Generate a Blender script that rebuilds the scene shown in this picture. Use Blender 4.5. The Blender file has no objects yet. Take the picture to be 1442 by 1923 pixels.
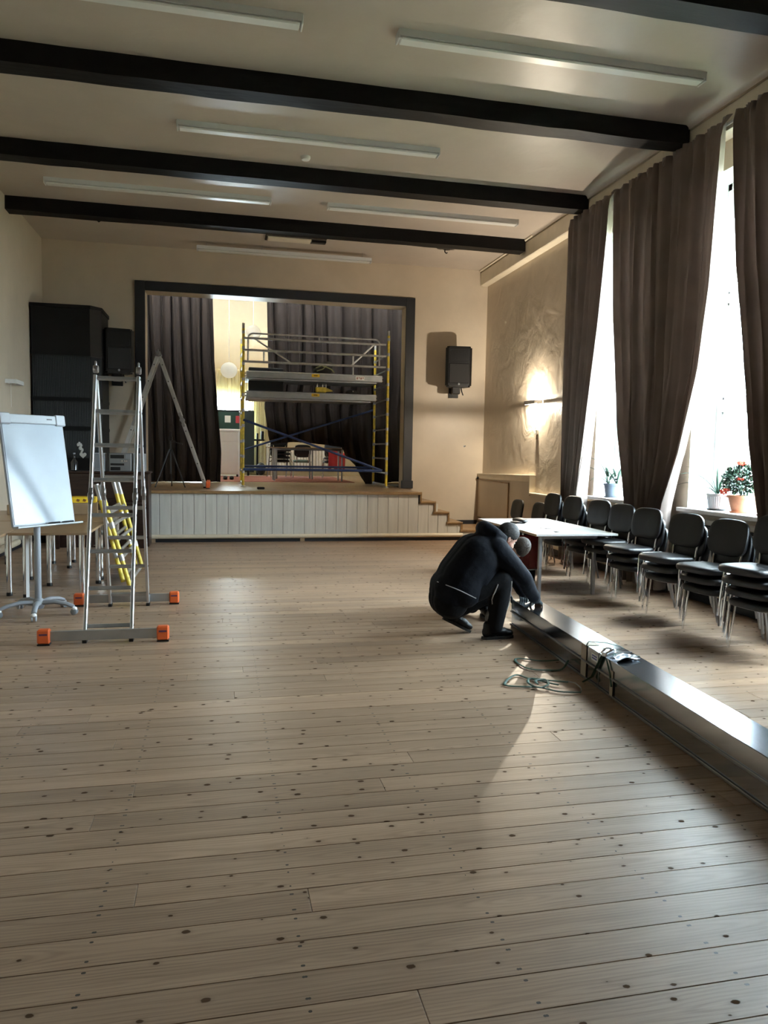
import bpy, bmesh, math, random
from mathutils import Vector as V, Matrix, Quaternion
random.seed(7)
R = math.radians
PI = math.pi
SC = bpy.context.scene
COL = SC.collection

# ------------------------------------------------------------------ camera
def set_camera():
    yaw, pitch, roll, f = R(12.428), R(4.619), R(1.052), 1393.27
    fw = V((math.sin(yaw)*math.cos(pitch), math.cos(yaw)*math.cos(pitch), -math.sin(pitch)))
    r0 = V((math.cos(yaw), -math.sin(yaw), 0)); u0 = r0.cross(fw)
    r = math.cos(roll)*r0 + math.sin(roll)*u0
    u = r.cross(fw)
    cd = bpy.data.cameras.new('camera'); c = bpy.data.objects.new('camera', cd); COL.objects.link(c)
    cd.sensor_fit = 'VERTICAL'; cd.sensor_height = 36.0; cd.lens = f/1923*36.0
    cd.clip_start = 0.05; cd.clip_end = 300
    m = Matrix((r, u, -fw)).transposed().to_4x4(); m.translation = V((0, 0, 1.65))
    c.matrix_world = m
    SC.camera = c
set_camera()

# ------------------------------------------------------------------ world, light, exposure
WORLD_STRENGTH = 40.0
wd = bpy.data.worlds.new('overcast_sky'); SC.world = wd; wd.use_nodes = True
bg = wd.node_tree.nodes['Background']
bg.inputs[0].default_value = (0.76, 0.885, 1.0, 1); bg.inputs[1].default_value = WORLD_STRENGTH
SC.view_settings.view_transform = 'Standard'
SC.view_settings.look = 'None'
SC.view_settings.gamma = 1.0
SC.view_settings.use_curve_mapping = False
SC.view_settings.exposure = 1.62
SC.cycles.use_denoising = True
SC.cycles.max_bounces = 10
SC.cycles.diffuse_bounces = 6
SC.cycles.glossy_bounces = 5
SC.cycles.transmission_bounces = 6
SC.cycles.transparent_max_bounces = 12
SC.cycles.sample_clamp_indirect = 6.0
SC.cycles.caustics_reflective = False
SC.cycles.caustics_refractive = False

# room constants
XL, XR, XRO = -3.2, 5.4, 5.85          # left wall, right wall inside / outside face
YW, YB = 14.9, -4.0                    # stage wall, rear wall
ZC = 5.42                              # ceiling
YF, ZS = 13.47, 0.91                   # stage front, stage floor height
WIN_Y = [9.33, 7.05, 4.77, 2.49, 0.21, -2.07]
WIN_HW, WIN_Z0, WIN_Z1 = 0.75, 1.06, 4.80

def area_portal(loc, rot, sx, sy):
    l = bpy.data.lights.new('sky_portal', 'AREA'); l.shape = 'RECTANGLE'; l.size = sx; l.size_y = sy
    l.cycles.is_portal = True
    o = bpy.data.objects.new('sky_portal', l); o.location = loc; o.rotation_euler = rot; COL.objects.link(o)
for y in WIN_Y:
    area_portal((5.84, y, (WIN_Z0+WIN_Z1)/2), (0, R(90), 0), WIN_Z1-WIN_Z0, 2*WIN_HW)
area_portal((-0.05, 22.28, 2.6), (R(-90), 0, 0), 1.8, 1.3)

# ------------------------------------------------------------------ materials
MATS = {}
def mat(name, col, rough=0.5, metal=0.0, var=0.0, vscale=4.0, bump=0.0, bscale=60.0, stretch=(1,1,1), spec=0.5,
        sheen=0.0, emit=None, estr=0.0, coat=0.0, trans=0.0, rvar=0.0):
    if name in MATS: return MATS[name]
    m = bpy.data.materials.new(name); m.use_nodes = True; MATS[name] = m
    nt = m.node_tree; N = nt.nodes; L = nt.links
    b = N['Principled BSDF']
    b.inputs['Base Color'].default_value = (*col, 1)
    b.inputs['Roughness'].default_value = rough
    b.inputs['Metallic'].default_value = metal
    b.inputs['Specular IOR Level'].default_value = spec
    if sheen: b.inputs['Sheen Weight'].default_value = sheen
    if coat: b.inputs['Coat Weight'].default_value = coat; b.inputs['Coat Roughness'].default_value = 0.15
    if trans: b.inputs['Transmission Weight'].default_value = trans
    if emit:
        b.inputs['Emission Color'].default_value = (*emit, 1); b.inputs['Emission Strength'].default_value = estr
    if var or bump or rvar:
        tc = N.new('ShaderNodeTexCoord'); mp = N.new('ShaderNodeMapping'); mp.inputs['Scale'].default_value = stretch
        L.new(tc.outputs['Object'], mp.inputs[0])
    if var or rvar:
        n = N.new('ShaderNodeTexNoise'); n.inputs['Scale'].default_value = vscale; n.inputs['Detail'].default_value = 5
        L.new(mp.outputs[0], n.inputs['Vector'])
    if var:
        cr = N.new('ShaderNodeValToRGB')
        cr.color_ramp.elements[0].position = 0.32; cr.color_ramp.elements[1].position = 0.68
        cr.color_ramp.elements[0].color = (*[c*(1-var) for c in col], 1)
        cr.color_ramp.elements[1].color = (*[min(1, c*(1+var)) for c in col], 1)
        L.new(n.outputs[0], cr.inputs[0]); L.new(cr.outputs[0], b.inputs['Base Color'])
    if rvar:
        mr = N.new('ShaderNodeMapRange'); mr.inputs[3].default_value = max(0.02, rough-rvar); mr.inputs[4].default_value = rough+rvar
        L.new(n.outputs[0], mr.inputs[0]); L.new(mr.outputs[0], b.inputs['Roughness'])
    if bump:
        n2 = N.new('ShaderNodeTexNoise'); n2.inputs['Scale'].default_value = bscale; n2.inputs['Detail'].default_value = 4
        L.new(mp.outputs[0], n2.inputs['Vector'])
        bp = N.new('ShaderNodeBump'); bp.inputs['Strength'].default_value = bump; bp.inputs['Distance'].default_value = 0.01
        L.new(n2.outputs[0], bp.inputs['Height']); L.new(bp.outputs[0], b.inputs['Normal'])
    return m

def wood_floor(name, c_lo, c_hi, rough, along='X', gen_nails=True, knots=True, joist=0.68):
    """Varnished pine boards: growth rings and fine grain along the board, knots, nail heads, tone per board."""
    m = bpy.data.materials.new(name); m.use_nodes = True; MATS[name] = m
    nt = m.node_tree; N = nt.nodes; L = nt.links; b = N['Principled BSDF']
    def nd(t, **kw):
        n = N.new(t)
        for k, v in kw.items(): setattr(n, k, v)
        return n
    def M_(op, a, bb=None, c=None):
        n = nd('ShaderNodeMath', operation=op)
        for i, v in enumerate((a, bb, c)):
            if v is None: continue
            if isinstance(v, (int, float)): n.inputs[i].default_value = v
            else: L.new(v, n.inputs[i])
        return n.outputs[0]
    def xyz(x, y, z=0.0):
        n = nd('ShaderNodeCombineXYZ')
        for i, v in enumerate((x, y, z)):
            if isinstance(v, (int, float)): n.inputs[i].default_value = v
            else: L.new(v, n.inputs[i])
        return n.outputs[0]
    def noise(vec, scale, detail=3.0, rgh=.55):
        n = nd('ShaderNodeTexNoise'); n.inputs['Scale'].default_value = scale; n.inputs['Detail'].default_value = detail; n.inputs['Roughness'].default_value = rgh
        L.new(vec, n.inputs['Vector']); return n.outputs[0]
    geo = nd('ShaderNodeNewGeometry'); oi = nd('ShaderNodeObjectInfo'); tc = nd('ShaderNodeTexCoord')
    sw = nd('ShaderNodeSeparateXYZ'); L.new(geo.outputs['Position'], sw.inputs[0])
    sg = nd('ShaderNodeSeparateXYZ'); L.new(tc.outputs['Generated'], sg.inputs[0])
    wn = nd('ShaderNodeTexWhiteNoise', noise_dimensions='3D'); L.new(oi.outputs['Location'], wn.inputs['Vector'])
    rnd = wn.outputs['Value']; r50 = M_('MULTIPLY', rnd, 53.0)
    X, Y = sw.outputs[0], sw.outputs[1]
    yl = M_('SUBTRACT', sg.outputs[1], .5)                 # across the board, -0.5 .. 0.5
    # growth rings: distance from a pith line that wanders along the board
    n1 = noise(xyz(M_('MULTIPLY_ADD', X, .55, r50), r50, 0.0), 1.0, 2.0)
    pith = M_('MULTIPLY', M_('SUBTRACT', n1, .5), 2.6)
    off = M_('MULTIPLY', M_('SUBTRACT', M_('FRACT', M_('MULTIPLY', rnd, 7.31)), .5), .9)
    wob = M_('MULTIPLY', M_('SUBTRACT', noise(xyz(M_('MULTIPLY_ADD', X, 6.0, r50), M_('MULTIPLY', Y, 30.0)), 1.0, 2.0), .5), .10)
    ya = M_('ADD', M_('ADD', yl, off), wob)
    d = M_('SQRT', M_('ADD', M_('MULTIPLY', ya, ya), M_('MULTIPLY', pith, pith)))
    ring = M_('MULTIPLY_ADD', M_('SINE', M_('MULTIPLY', d, 62.0)), .5, .5)
    ring = M_('POWER', ring, 1.6)
    fine = noise(xyz(M_('MULTIPLY_ADD', X, 3.0, r50), M_('MULTIPLY', Y, 260.0)), 1.0, 2.0)
    broad = noise(xyz(M_('MULTIPLY_ADD', X, .8, r50), M_('MULTIPLY', Y, 14.0), r50), 1.0, 4.0)
    tex = M_('ADD', M_('ADD', M_('MULTIPLY', ring, .12), M_('MULTIPLY', fine, .38)), M_('MULTIPLY', broad, .50))
    cr = nd('ShaderNodeValToRGB'); e = cr.color_ramp.elements
    e[0].position = 0.34; e[0].color = (*c_hi, 1); e[1].position = 0.66; e[1].color = (*c_lo, 1)
    L.new(tex, cr.inputs[0])
    tone = nd('ShaderNodeMapRange'); tone.inputs[3].default_value = 0.80; tone.inputs[4].default_value = 1.12; L.new(rnd, tone.inputs[0])
    tm = nd('ShaderNodeVectorMath', operation='SCALE'); L.new(cr.outputs[0], tm.inputs[0]); L.new(tone.outputs[0], tm.inputs['Scale'])
    out = tm.outputs[0]
    def mix(fac, col):
        nonlocal out
        k = nd('ShaderNodeMix', data_type='RGBA'); k.inputs[7].default_value = (*col, 1)
        L.new(fac, k.inputs[0]); L.new(out, k.inputs[6]); out = k.outputs[2]
    if knots:
        vo = nd('ShaderNodeTexVoronoi', voronoi_dimensions='2D'); vo.inputs['Scale'].default_value = 1.0
        L.new(xyz(M_('MULTIPLY_ADD', X, 6.2, r50), M_('ADD', M_('MULTIPLY', Y, 9.5), r50)), vo.inputs['Vector'])
        sep = nd('ShaderNodeSeparateColor'); L.new(vo.outputs['Color'], sep.inputs[0])
        rad = nd('ShaderNodeMapRange'); rad.inputs[1].default_value = .40; rad.inputs[2].default_value = 1.0; rad.inputs[3].default_value = 0.0; rad.inputs[4].default_value = .105; L.new(sep.outputs[0], rad.inputs[0])
        jit = M_('MULTIPLY', M_('SUBTRACT', noise(geo.outputs['Position'], 70.0, 2.0), .5), .06)
        dist = M_('ADD', vo.outputs['Distance'], jit)
        core = nd('ShaderNodeMapRange', interpolation_type='SMOOTHSTEP'); core.inputs[1].default_value = -.012; core.inputs[2].default_value = .018; L.new(M_('SUBTRACT', rad.outputs[0], dist), core.inputs[0])
        halo = nd('ShaderNodeMapRange', interpolation_type='SMOOTHSTEP'); halo.inputs[1].default_value = -.14; halo.inputs[2].default_value = .02; L.new(M_('SUBTRACT', rad.outputs[0], dist), halo.inputs[0])
        big = M_('GREATER_THAN', rad.outputs[0], .02)
        mix(M_('MULTIPLY', M_('MULTIPLY', halo.outputs[0], .34), big), tuple(c*.55 for c in c_lo))
        mix(M_('MULTIPLY', M_('MULTIPLY', core.outputs[0], .86), big), (0.050, 0.028, 0.016))
    if gen_nails:
        fx = M_('ABSOLUTE', M_('SUBTRACT', M_('FRACT', M_('MULTIPLY_ADD', X, 1/joist, .12)), .5))
        dx = M_('MULTIPLY', M_('ADD', fx, M_('MULTIPLY', M_('SUBTRACT', rnd, .5), .012)), joist)
        dy = M_('MULTIPLY', M_('SUBTRACT', M_('ABSOLUTE', yl), .33), .15)
        mix(M_('LESS_THAN', M_('SQRT', M_('ADD', M_('MULTIPLY', dx, dx), M_('MULTIPLY', dy, dy))), .0052), (.022, .016, .012))
    L.new(out, b.inputs['Base Color'])
    b.inputs['Roughness'].default_value = rough
    if knots: L.new(M_('MULTIPLY', M_('SUBTRACT', 1.0, M_('MULTIPLY', core.outputs[0], big)), .5), b.inputs['Specular IOR Level'])
    bp = nd('ShaderNodeBump'); bp.inputs['Strength'].default_value = 0.10; bp.inputs['Distance'].default_value = 0.003
    L.new(tex, bp.inputs['Height']); L.new(bp.outputs[0], b.inputs['Normal'])
    return m

def plaster(name, col, rough, stains=0.0, bump=0.35):
    m = bpy.data.materials.new(name); m.use_nodes = True; MATS[name] = m
    nt = m.node_tree; N = nt.nodes; L = nt.links; b = N['Principled BSDF']
    geo = N.new('ShaderNodeNewGeometry')
    n = N.new('ShaderNodeTexNoise'); n.inputs['Scale'].default_value = 0.9; n.inputs['Detail'].default_value = 7; n.inputs['Roughness'].default_value = 0.6
    L.new(geo.outputs['Position'], n.inputs['Vector'])
    cr = N.new('ShaderNodeValToRGB'); e = cr.color_ramp.elements
    e[0].position = 0.3; e[0].color = (*[c*(0.90-stains) for c in col], 1); e[1].position = 0.66; e[1].color = (*col, 1)
    L.new(n.outputs[0], cr.inputs[0]); L.new(cr.outputs[0], b.inputs['Base Color'])
    b.inputs['Roughness'].default_value = rough
    n2 = N.new('ShaderNodeTexNoise'); n2.inputs['Scale'].default_value = 2.2; n2.inputs['Detail'].default_value = 8; n2.inputs['Distortion'].default_value = 0.8
    L.new(geo.outputs['Position'], n2.inputs['Vector'])
    bp = N.new('ShaderNodeBump'); bp.inputs['Strength'].default_value = bump; bp.inputs['Distance'].default_value = 0.02
    L.new(n2.outputs[0], bp.inputs['Height']); L.new(bp.outputs[0], b.inputs['Normal'])
    return m

def glass_mat():
    m = bpy.data.materials.new('window_glass'); m.use_nodes = True; MATS['window_glass'] = m
    nt = m.node_tree; N = nt.nodes; L = nt.links
    N.remove(N['Principled BSDF']); out = N['Material Output']
    t = N.new('ShaderNodeBsdfTransparent'); t.inputs[0].default_value = (0.95, 0.98, 0.97, 1)
    g = N.new('ShaderNodeBsdfGlossy'); g.inputs['Roughness'].default_value = 0.02
    mx = N.new('ShaderNodeMixShader'); mx.inputs[0].default_value = 0.05
    L.new(t.outputs[0], mx.inputs[1]); L.new(g.outputs[0], mx.inputs[2])
    L.new(mx.outputs[0], out.inputs[0])
    return m

def cloth_mat(name, col, tl=0.12, rough=0.9, bscale=400, sheen=0.0):
    m = bpy.data.materials.new(name); m.use_nodes = True; MATS[name] = m
    nt = m.node_tree; N = nt.nodes; L = nt.links; b = N['Principled BSDF']; out = N['Material Output']
    tc = N.new('ShaderNodeTexCoord')
    n = N.new('ShaderNodeTexNoise'); n.inputs['Scale'].default_value = 3; n.inputs['Detail'].default_value = 4
    L.new(tc.outputs['Object'], n.inputs['Vector'])
    cr = N.new('ShaderNodeValToRGB'); e = cr.color_ramp.elements
    e[0].position = 0.3; e[0].color = (*[c*0.85 for c in col], 1); e[1].position = 0.7; e[1].color = (*[c*1.1 for c in col], 1)
    L.new(n.outputs[0], cr.inputs[0]); L.new(cr.outputs[0], b.inputs['Base Color'])
    b.inputs['Roughness'].default_value = rough; b.inputs['Specular IOR Level'].default_value = 0.2
    b.inputs['Sheen Weight'].default_value = sheen; b.inputs['Sheen Roughness'].default_value = 0.4
    n2 = N.new('ShaderNodeTexNoise'); n2.inputs['Scale'].default_value = bscale; L.new(tc.outputs['Object'], n2.inputs['Vector'])
    bp = N.new('ShaderNodeBump'); bp.inputs['Strength'].default_value = 0.15; bp.inputs['Distance'].default_value = 0.003
    L.new(n2.outputs[0], bp.inputs['Height']); L.new(bp.outputs[0], b.inputs['Normal'])
    if tl:
        t = N.new('ShaderNodeBsdfTranslucent'); t.inputs[0].default_value = (*[min(1, c*1.6) for c in col], 1)
        mx = N.new('ShaderNodeMixShader'); mx.inputs[0].default_value = tl
        L.new(b.outputs[0], mx.inputs[1]); L.new(t.outputs[0], mx.inputs[2]); L.new(mx.outputs[0], out.inputs[0])
    return m

PINE = wood_floor('varnished_pine', (0.225, 0.146, 0.092), (0.40, 0.275, 0.185), 0.38)
STAGEWOOD = wood_floor('stage_boards', (0.22, 0.15, 0.09), (0.40, 0.29, 0.19), 0.32, gen_nails=False)
CREAM = plaster('cream_wall_paint', (0.605, 0.518, 0.408), 0.42, 0.06)
CEIL = plaster('cream_ceiling_paint', (0.505, 0.443, 0.385), 0.36, 0.04)
TROWEL = plaster('trowelled_cream_paint', (0.605, 0.518, 0.408), 0.40, 0.10, bump=0.8)
GLASS = glass_mat()
VELVET = cloth_mat('taupe_velvet', (0.27, 0.215, 0.19), 0.12, sheen=0.3)
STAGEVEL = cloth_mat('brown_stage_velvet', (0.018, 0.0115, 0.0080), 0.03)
NET = cloth_mat('cream_net', (0.70, 0.62, 0.45), 0.45, bscale=150)
BEAMW = mat('black_stained_timber', (0.003, 0.0026, 0.0026), 0.55, spec=0.22, var=0.4, vscale=8, bump=0.5, bscale=14, stretch=(0.15, 1, 1))
WHITE = mat('white_paint', (0.80, 0.80, 0.78), 0.4, var=0.03)
PVC = mat('white_pvc', (0.82, 0.83, 0.84), 0.3)
REVEAL = mat('white_reveal_paint', (0.82, 0.84, 0.85), 0.5, var=0.03, vscale=2)
SILLM = mat('white_sill', (0.78, 0.79, 0.80), 0.25)
CHARC = mat('charcoal_paint', (0.013, 0.0145, 0.019), 0.5, var=0.15, bump=0.1)
TRIMC = mat('cream_trim_gloss', (0.72, 0.65, 0.52), 0.3, var=0.06)
BOARDW = mat('whitewashed_board', (0.60, 0.585, 0.54), 0.45, var=0.08, vscale=3, stretch=(6, 6, 0.5), bump=0.1, bscale=30)
OAKTRIM = mat('brown_wood_edge', (0.27, 0.165, 0.075), 0.4, var=0.25, vscale=6, stretch=(1, 1, 1), bump=0.1)
PIPEP = mat('cream_pipe_paint', (0.66, 0.58, 0.44), 0.35, var=0.05)
ALU = mat('brushed_aluminium', (0.62, 0.63, 0.65), 0.34, 1.0, var=0.08, vscale=10, stretch=(1, 1, 0.1), rvar=0.08)
ALUD = mat('dull_aluminium', (0.45, 0.46, 0.47), 0.45, 0.9, var=0.1, vscale=6)
CHROME = mat('chrome', (0.80, 0.82, 0.84), 0.10, 1.0)
STEEL = mat('polished_sheet_steel', (0.66, 0.71, 0.77), 0.16, 1.0, var=0.04, vscale=2)
STEELD = mat('steel_flange', (0.36, 0.36, 0.37), 0.35, 1.0, var=0.1)
STEELG = mat('grey_steel_leg', (0.33, 0.34, 0.36), 0.35, 0.7, var=0.1)
BLKFAB = mat('black_upholstery', (0.0022, 0.0027, 0.0042), 0.42, spec=0.5, var=0.2, vscale=40, bump=0.15, bscale=500)
BLKPL = mat('black_plastic', (0.006, 0.006, 0.007), 0.4, spec=0.35, var=0.2)
BLKMAT = mat('black_matt', (0.006, 0.006, 0.007), 0.75, var=0.2)
ORANGE = mat('orange_plastic', (0.72, 0.13, 0.03), 0.4, var=0.08)
YELLOW = mat('scratched_yellow_tube', (0.62, 0.47, 0.05), 0.45, var=0.28, vscale=14)
GALV = mat('galvanised_tube', (0.42, 0.42, 0.42), 0.42, 0.8, var=0.18, vscale=12)
BLUEP = mat('blue_painted_tube', (0.018, 0.042, 0.14), 0.4, var=0.25, vscale=10)
LAMPH = mat('white_lamp_housing', (0.66, 0.67, 0.67), 0.4)
LAMPD = mat('lamp_diffuser', (0.72, 0.73, 0.72), 0.3)
BEECH = mat('brown_laminate', (0.30, 0.195, 0.11), 0.35, var=0.14, vscale=3, stretch=(0.6, 8, 8))
WHTOP = mat('white_laminate', (0.52, 0.515, 0.50), 0.3, var=0.02)
EDGEB = mat('plywood_edge', (0.34, 0.24, 0.15), 0.5, var=0.2)
PIANO = mat('dark_brown_veneer', (0.022, 0.010, 0.007), 0.3, var=0.4, vscale=5, stretch=(1, 1, 6))
STOVE = mat('black_stove_iron', (0.003, 0.0032, 0.004), 0.5, spec=0.25, var=0.25, vscale=5)
GREENB = mat('green_board', (0.012, 0.050, 0.040), 0.6, var=0.15)
REDCAR = mat('red_carpet', (0.30, 0.125, 0.105), 0.95, var=0.15, vscale=30, bump=0.3, bscale=300)
CARD = mat('cardboard', (0.27, 0.18, 0.10), 0.8, var=0.1)
YBOX = mat('yellow_card_box', (0.75, 0.50, 0.02), 0.5, var=0.05)
PAPER = mat('white_paper', (0.82, 0.82, 0.80), 0.7)
BLUEPAPER = mat('blue_print', (0.30, 0.42, 0.72), 0.7)
WBOARD = mat('whiteboard_enamel', (0.30, 0.345, 0.395), 0.27, var=0.04, vscale=3)
GREYPL = mat('grey_plastic', (0.26, 0.28, 0.31), 0.4)
SILVER = mat('silver_plastic', (0.20, 0.205, 0.21), 0.35, 0.4)
TERRA = mat('terracotta', (0.55, 0.24, 0.13), 0.7, var=0.12, vscale=12, bump=0.1)
POTGREY = mat('grey_blue_pot', (0.09, 0.11, 0.14), 0.5, var=0.06)
POTWHITE = mat('white_ribbed_pot', (0.72, 0.74, 0.77), 0.35)
SOIL = mat('potting_soil', (0.03, 0.022, 0.016), 0.95, var=0.4, vscale=60, bump=0.6, bscale=200)
LEAF = mat('strap_leaf', (0.016, 0.055, 0.030), 0.45, var=0.35, vscale=10)
LEAFD = mat('dark_shrub_leaf', (0.012, 0.045, 0.020), 0.4, var=0.4, vscale=18)
LEAFL = mat('light_shrub_leaf', (0.035, 0.10, 0.028), 0.45, var=0.35, vscale=16)
PETALR = mat('red_petal', (0.55, 0.07, 0.035), 0.6, var=0.2, vscale=30)
PETALW = mat('white_petal', (0.72, 0.65, 0.68), 0.6, var=0.1, vscale=30)
TWIG = mat('brown_twig', (0.10, 0.06, 0.04), 0.8, var=0.2)
MAROON = mat('maroon_shell', (0.16, 0.018, 0.020), 0.22, var=0.2, vscale=5, coat=0.4)
RADI = mat('radiator_enamel', (0.46, 0.44, 0.40), 0.4, var=0.06)
GREENW = mat('green_webbing', (0.035, 0.085, 0.060), 0.7, var=0.25, vscale=40, bump=0.3, bscale=300)
FILM = mat('tan_packing_tape', (0.38, 0.33, 0.26), 0.35, var=0.1)
JACKET = mat('black_navy_jacket', (0.0028, 0.0038, 0.0075), 0.85, spec=0.2, var=0.25, vscale=10, bump=0.7, bscale=14)
TROUS = mat('black_work_trousers', (0.003, 0.003, 0.004), 0.85, spec=0.2, var=0.2, vscale=10, bump=0.5, bscale=20)
PIPING = mat('grey_reflective_piping', (0.42, 0.43, 0.44), 0.4)
SKIN = mat('skin', (0.56, 0.33, 0.25), 0.5, var=0.08, vscale=20)
SKIN.node_tree.nodes['Principled BSDF'].inputs['Subsurface Weight'].default_value = 0.08
HAIR = mat('short_greying_hair', (0.020, 0.017, 0.0155), 0.65, spec=0.3, var=0.6, vscale=90, bump=0.3, bscale=260, stretch=(0.35, 1, 1))
HAIR2 = mat('light_brown_hair', (0.036, 0.025, 0.018), 0.65, spec=0.3, var=0.5, vscale=90, bump=0.3, bscale=260, stretch=(1, 0.35, 1))
GLOVE = mat('dark_grey_glove', (0.022, 0.030, 0.034), 0.7, var=0.2, vscale=30, bump=0.3, bscale=200)
SOLE = mat('dark_rubber_sole', (0.018, 0.017, 0.017), 0.7)
LACE = mat('grey_lace', (0.30, 0.30, 0.31), 0.7)
EYEM = mat('eye_white', (0.75, 0.73, 0.70), 0.2)
WARMTUBE = mat('warm_lamp_glow', (0.9, 0.85, 0.7), 0.4, emit=(1.0, 0.84, 0.58), estr=9.0)
RICE = cloth_mat('white_rice_paper', (0.62, 0.60, 0.55), 0.5, bscale=40)
GRASS = mat('grass', (0.11, 0.125, 0.075), 0.9, var=0.35, vscale=3, bump=0.5, bscale=60)
HOUSE = mat('pale_render', (0.62, 0.60, 0.55), 0.8, var=0.05)
ROOFM = mat('grey_roof_sheet', (0.20, 0.19, 0.18), 0.6, var=0.1)
SPRUCE = mat('spruce_needles', (0.03, 0.09, 0.04), 0.8, var=0.5, vscale=12, bump=0.7, bscale=40)
BARK = mat('tree_bark', (0.09, 0.06, 0.045), 0.9, var=0.3, bump=0.6)
BRICKP = mat('pale_brick', (0.62, 0.52, 0.42), 0.8, var=0.1)
DARKGAP = mat('dark_gap', (0.012, 0.010, 0.009), 0.9)
HOLE = mat('broken_plaster', (0.05, 0.04, 0.032), 0.9, var=0.4, vscale=20, bump=0.6)

# ------------------------------------------------------------------ mesh helpers
class MB:
    """Collects shapes and links them as ONE mesh object."""
    def __init__(s): s.v = []; s.f = []; s.sm = []
    def add(s, vs, fs, smooth=False):
        o = len(s.v); s.v += [tuple(p) for p in vs]
        for f in fs: s.f.append(tuple(i+o for i in f)); s.sm.append(smooth)
    def box(s, a, b, c=0.0, M=None):
        """axis box from corner a to b, chamfer c; M optional matrix"""
        x0, x1 = sorted((a[0], b[0])); y0, y1 = sorted((a[1], b[1])); z0, z1 = sorted((a[2], b[2]))
        c = min(c, (x1-x0)*.45, (y1-y0)*.45, (z1-z0)*.45)
        if c <= 0:
            vs = [V((x, y, z)) for z in (z0, z1) for x, y in ((x0, y0), (x1, y0), (x1, y1), (x0, y1))]
            fs = [(0, 3, 2, 1), (4, 5, 6, 7), (0, 1, 5, 4), (1, 2, 6, 5), (2, 3, 7, 6), (3, 0, 4, 7)]
        else:
            vs = []; idx = {}
            for ix, x in enumerate((x0, x1)):
                for iy, y in enumerate((y0, y1)):
                    for iz, z in enumerate((z0, z1)):
                        sx, sy, sz = (1, -1)[ix]*c, (1, -1)[iy]*c, (1, -1)[iz]*c
                        for k, p in enumerate(((x, y+sy, z+sz), (x+sx, y, z+sz), (x+sx, y+sy, z))):
                            idx[ix, iy, iz, k] = len(vs); vs.append(V(p))
            I = lambda *t: idx[t]
            fs = []
            for i in (0, 1):
                q = [I(i, 0, 0, 0), I(i, 1, 0, 0), I(i, 1, 1, 0), I(i, 0, 1, 0)]; fs.append(tuple(q if i else q[::-1]))
                q = [I(0, i, 0, 1), I(0, i, 1, 1), I(1, i, 1, 1), I(1, i, 0, 1)]; fs.append(tuple(q if i else q[::-1]))
                q = [I(0, 0, i, 2), I(1, 0, i, 2), I(1, 1, i, 2), I(0, 1, i, 2)]; fs.append(tuple(q if i else q[::-1]))
            for i in (0, 1):
                for j in (0, 1):
                    q = [I(0, i, j, 1), I(1, i, j, 1), I(1, i, j, 2), I(0, i, j, 2)]; fs.append(tuple(q if (i == j) else q[::-1]))
                    q = [I(i, 0, j, 0), I(i, 1, j, 0), I(i, 1, j, 2), I(i, 0, j, 2)]; fs.append(tuple(q[::-1] if (i == j) else q))
                    q = [I(i, j, 0, 0), I(i, j, 1, 0), I(i, j, 1, 1), I(i, j, 0, 1)]; fs.append(tuple(q if (i == j) else q[::-1]))
                    for k in (0, 1):
                        t = (I(i, j, k, 0), I(i, j, k, 1), I(i, j, k, 2)); fs.append(t if (i+j+k) % 2 else t[::-1])
        if M is not None: vs = [M @ p for p in vs]
        s.add(vs, fs); return s
    def bar(s, p, q, w, h, up=(0, 0, 1), c=0.0):
        """rectangular bar from p to q; w across, h along up"""
        p, q, up = V(p), V(q), V(up); d = (q-p); L = d.length; d = d/L
        x = up.cross(d)
        if x.length < 1e-5: x = V((1, 0, 0)).cross(d)
        x.normalize(); u = d.cross(x)
        M = Matrix((x, d, u)).transposed().to_4x4(); M.translation = p
        return s.box((-w/2, 0, -h/2), (w/2, L, h/2), c, M)
    def tube(s, pts, r, n=10, closed=False, caps=True, flat=None):
        """tube along pts; r number or list; flat scales the cross-section in its second axis"""
        pts = [V(p) for p in pts]; m = len(pts)
        rs = r if isinstance(r, (list, tuple)) else [r]*m
        t = []
        for i in range(m):
            a = pts[i-1] if (i > 0 or closed) else pts[i]; b = pts[(i+1) % m] if (i < m-1 or closed) else pts[i]
            d = (b-a); t.append(d.normalized() if d.length > 1e-9 else V((0, 0, 1)))
        ref = V((0, 0, 1)) if abs(t[0].z) < .9 else V((1, 0, 0))
        x = ref.cross(t[0]).normalized(); vs = []
        for i in range(m):
            x = (x - t[i]*x.dot(t[i]))
            if x.length < 1e-6: x = V((1, 0, 0)).cross(t[i])
            x.normalize(); y = t[i].cross(x)
            for k in range(n):
                a = 2*PI*k/n; vs.append(pts[i] + x*math.cos(a)*rs[i] + y*math.sin(a)*rs[i]*(flat or 1))
        fs = []
        for i in range(m if closed else m-1):
            j = (i+1) % m
            for k in range(n):
                l = (k+1) % n; fs.append((i*n+k, i*n+l, j*n+l, j*n+k))
        s.add(vs, fs, True)
        if caps and not closed:
            o = len(s.v)-len(vs)
            s.f.append(tuple(o+k for k in range(n))[::-1]); s.sm.append(False)
            s.f.append(tuple(o+(m-1)*n+k for k in range(n))); s.sm.append(False)
        return s
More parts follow.
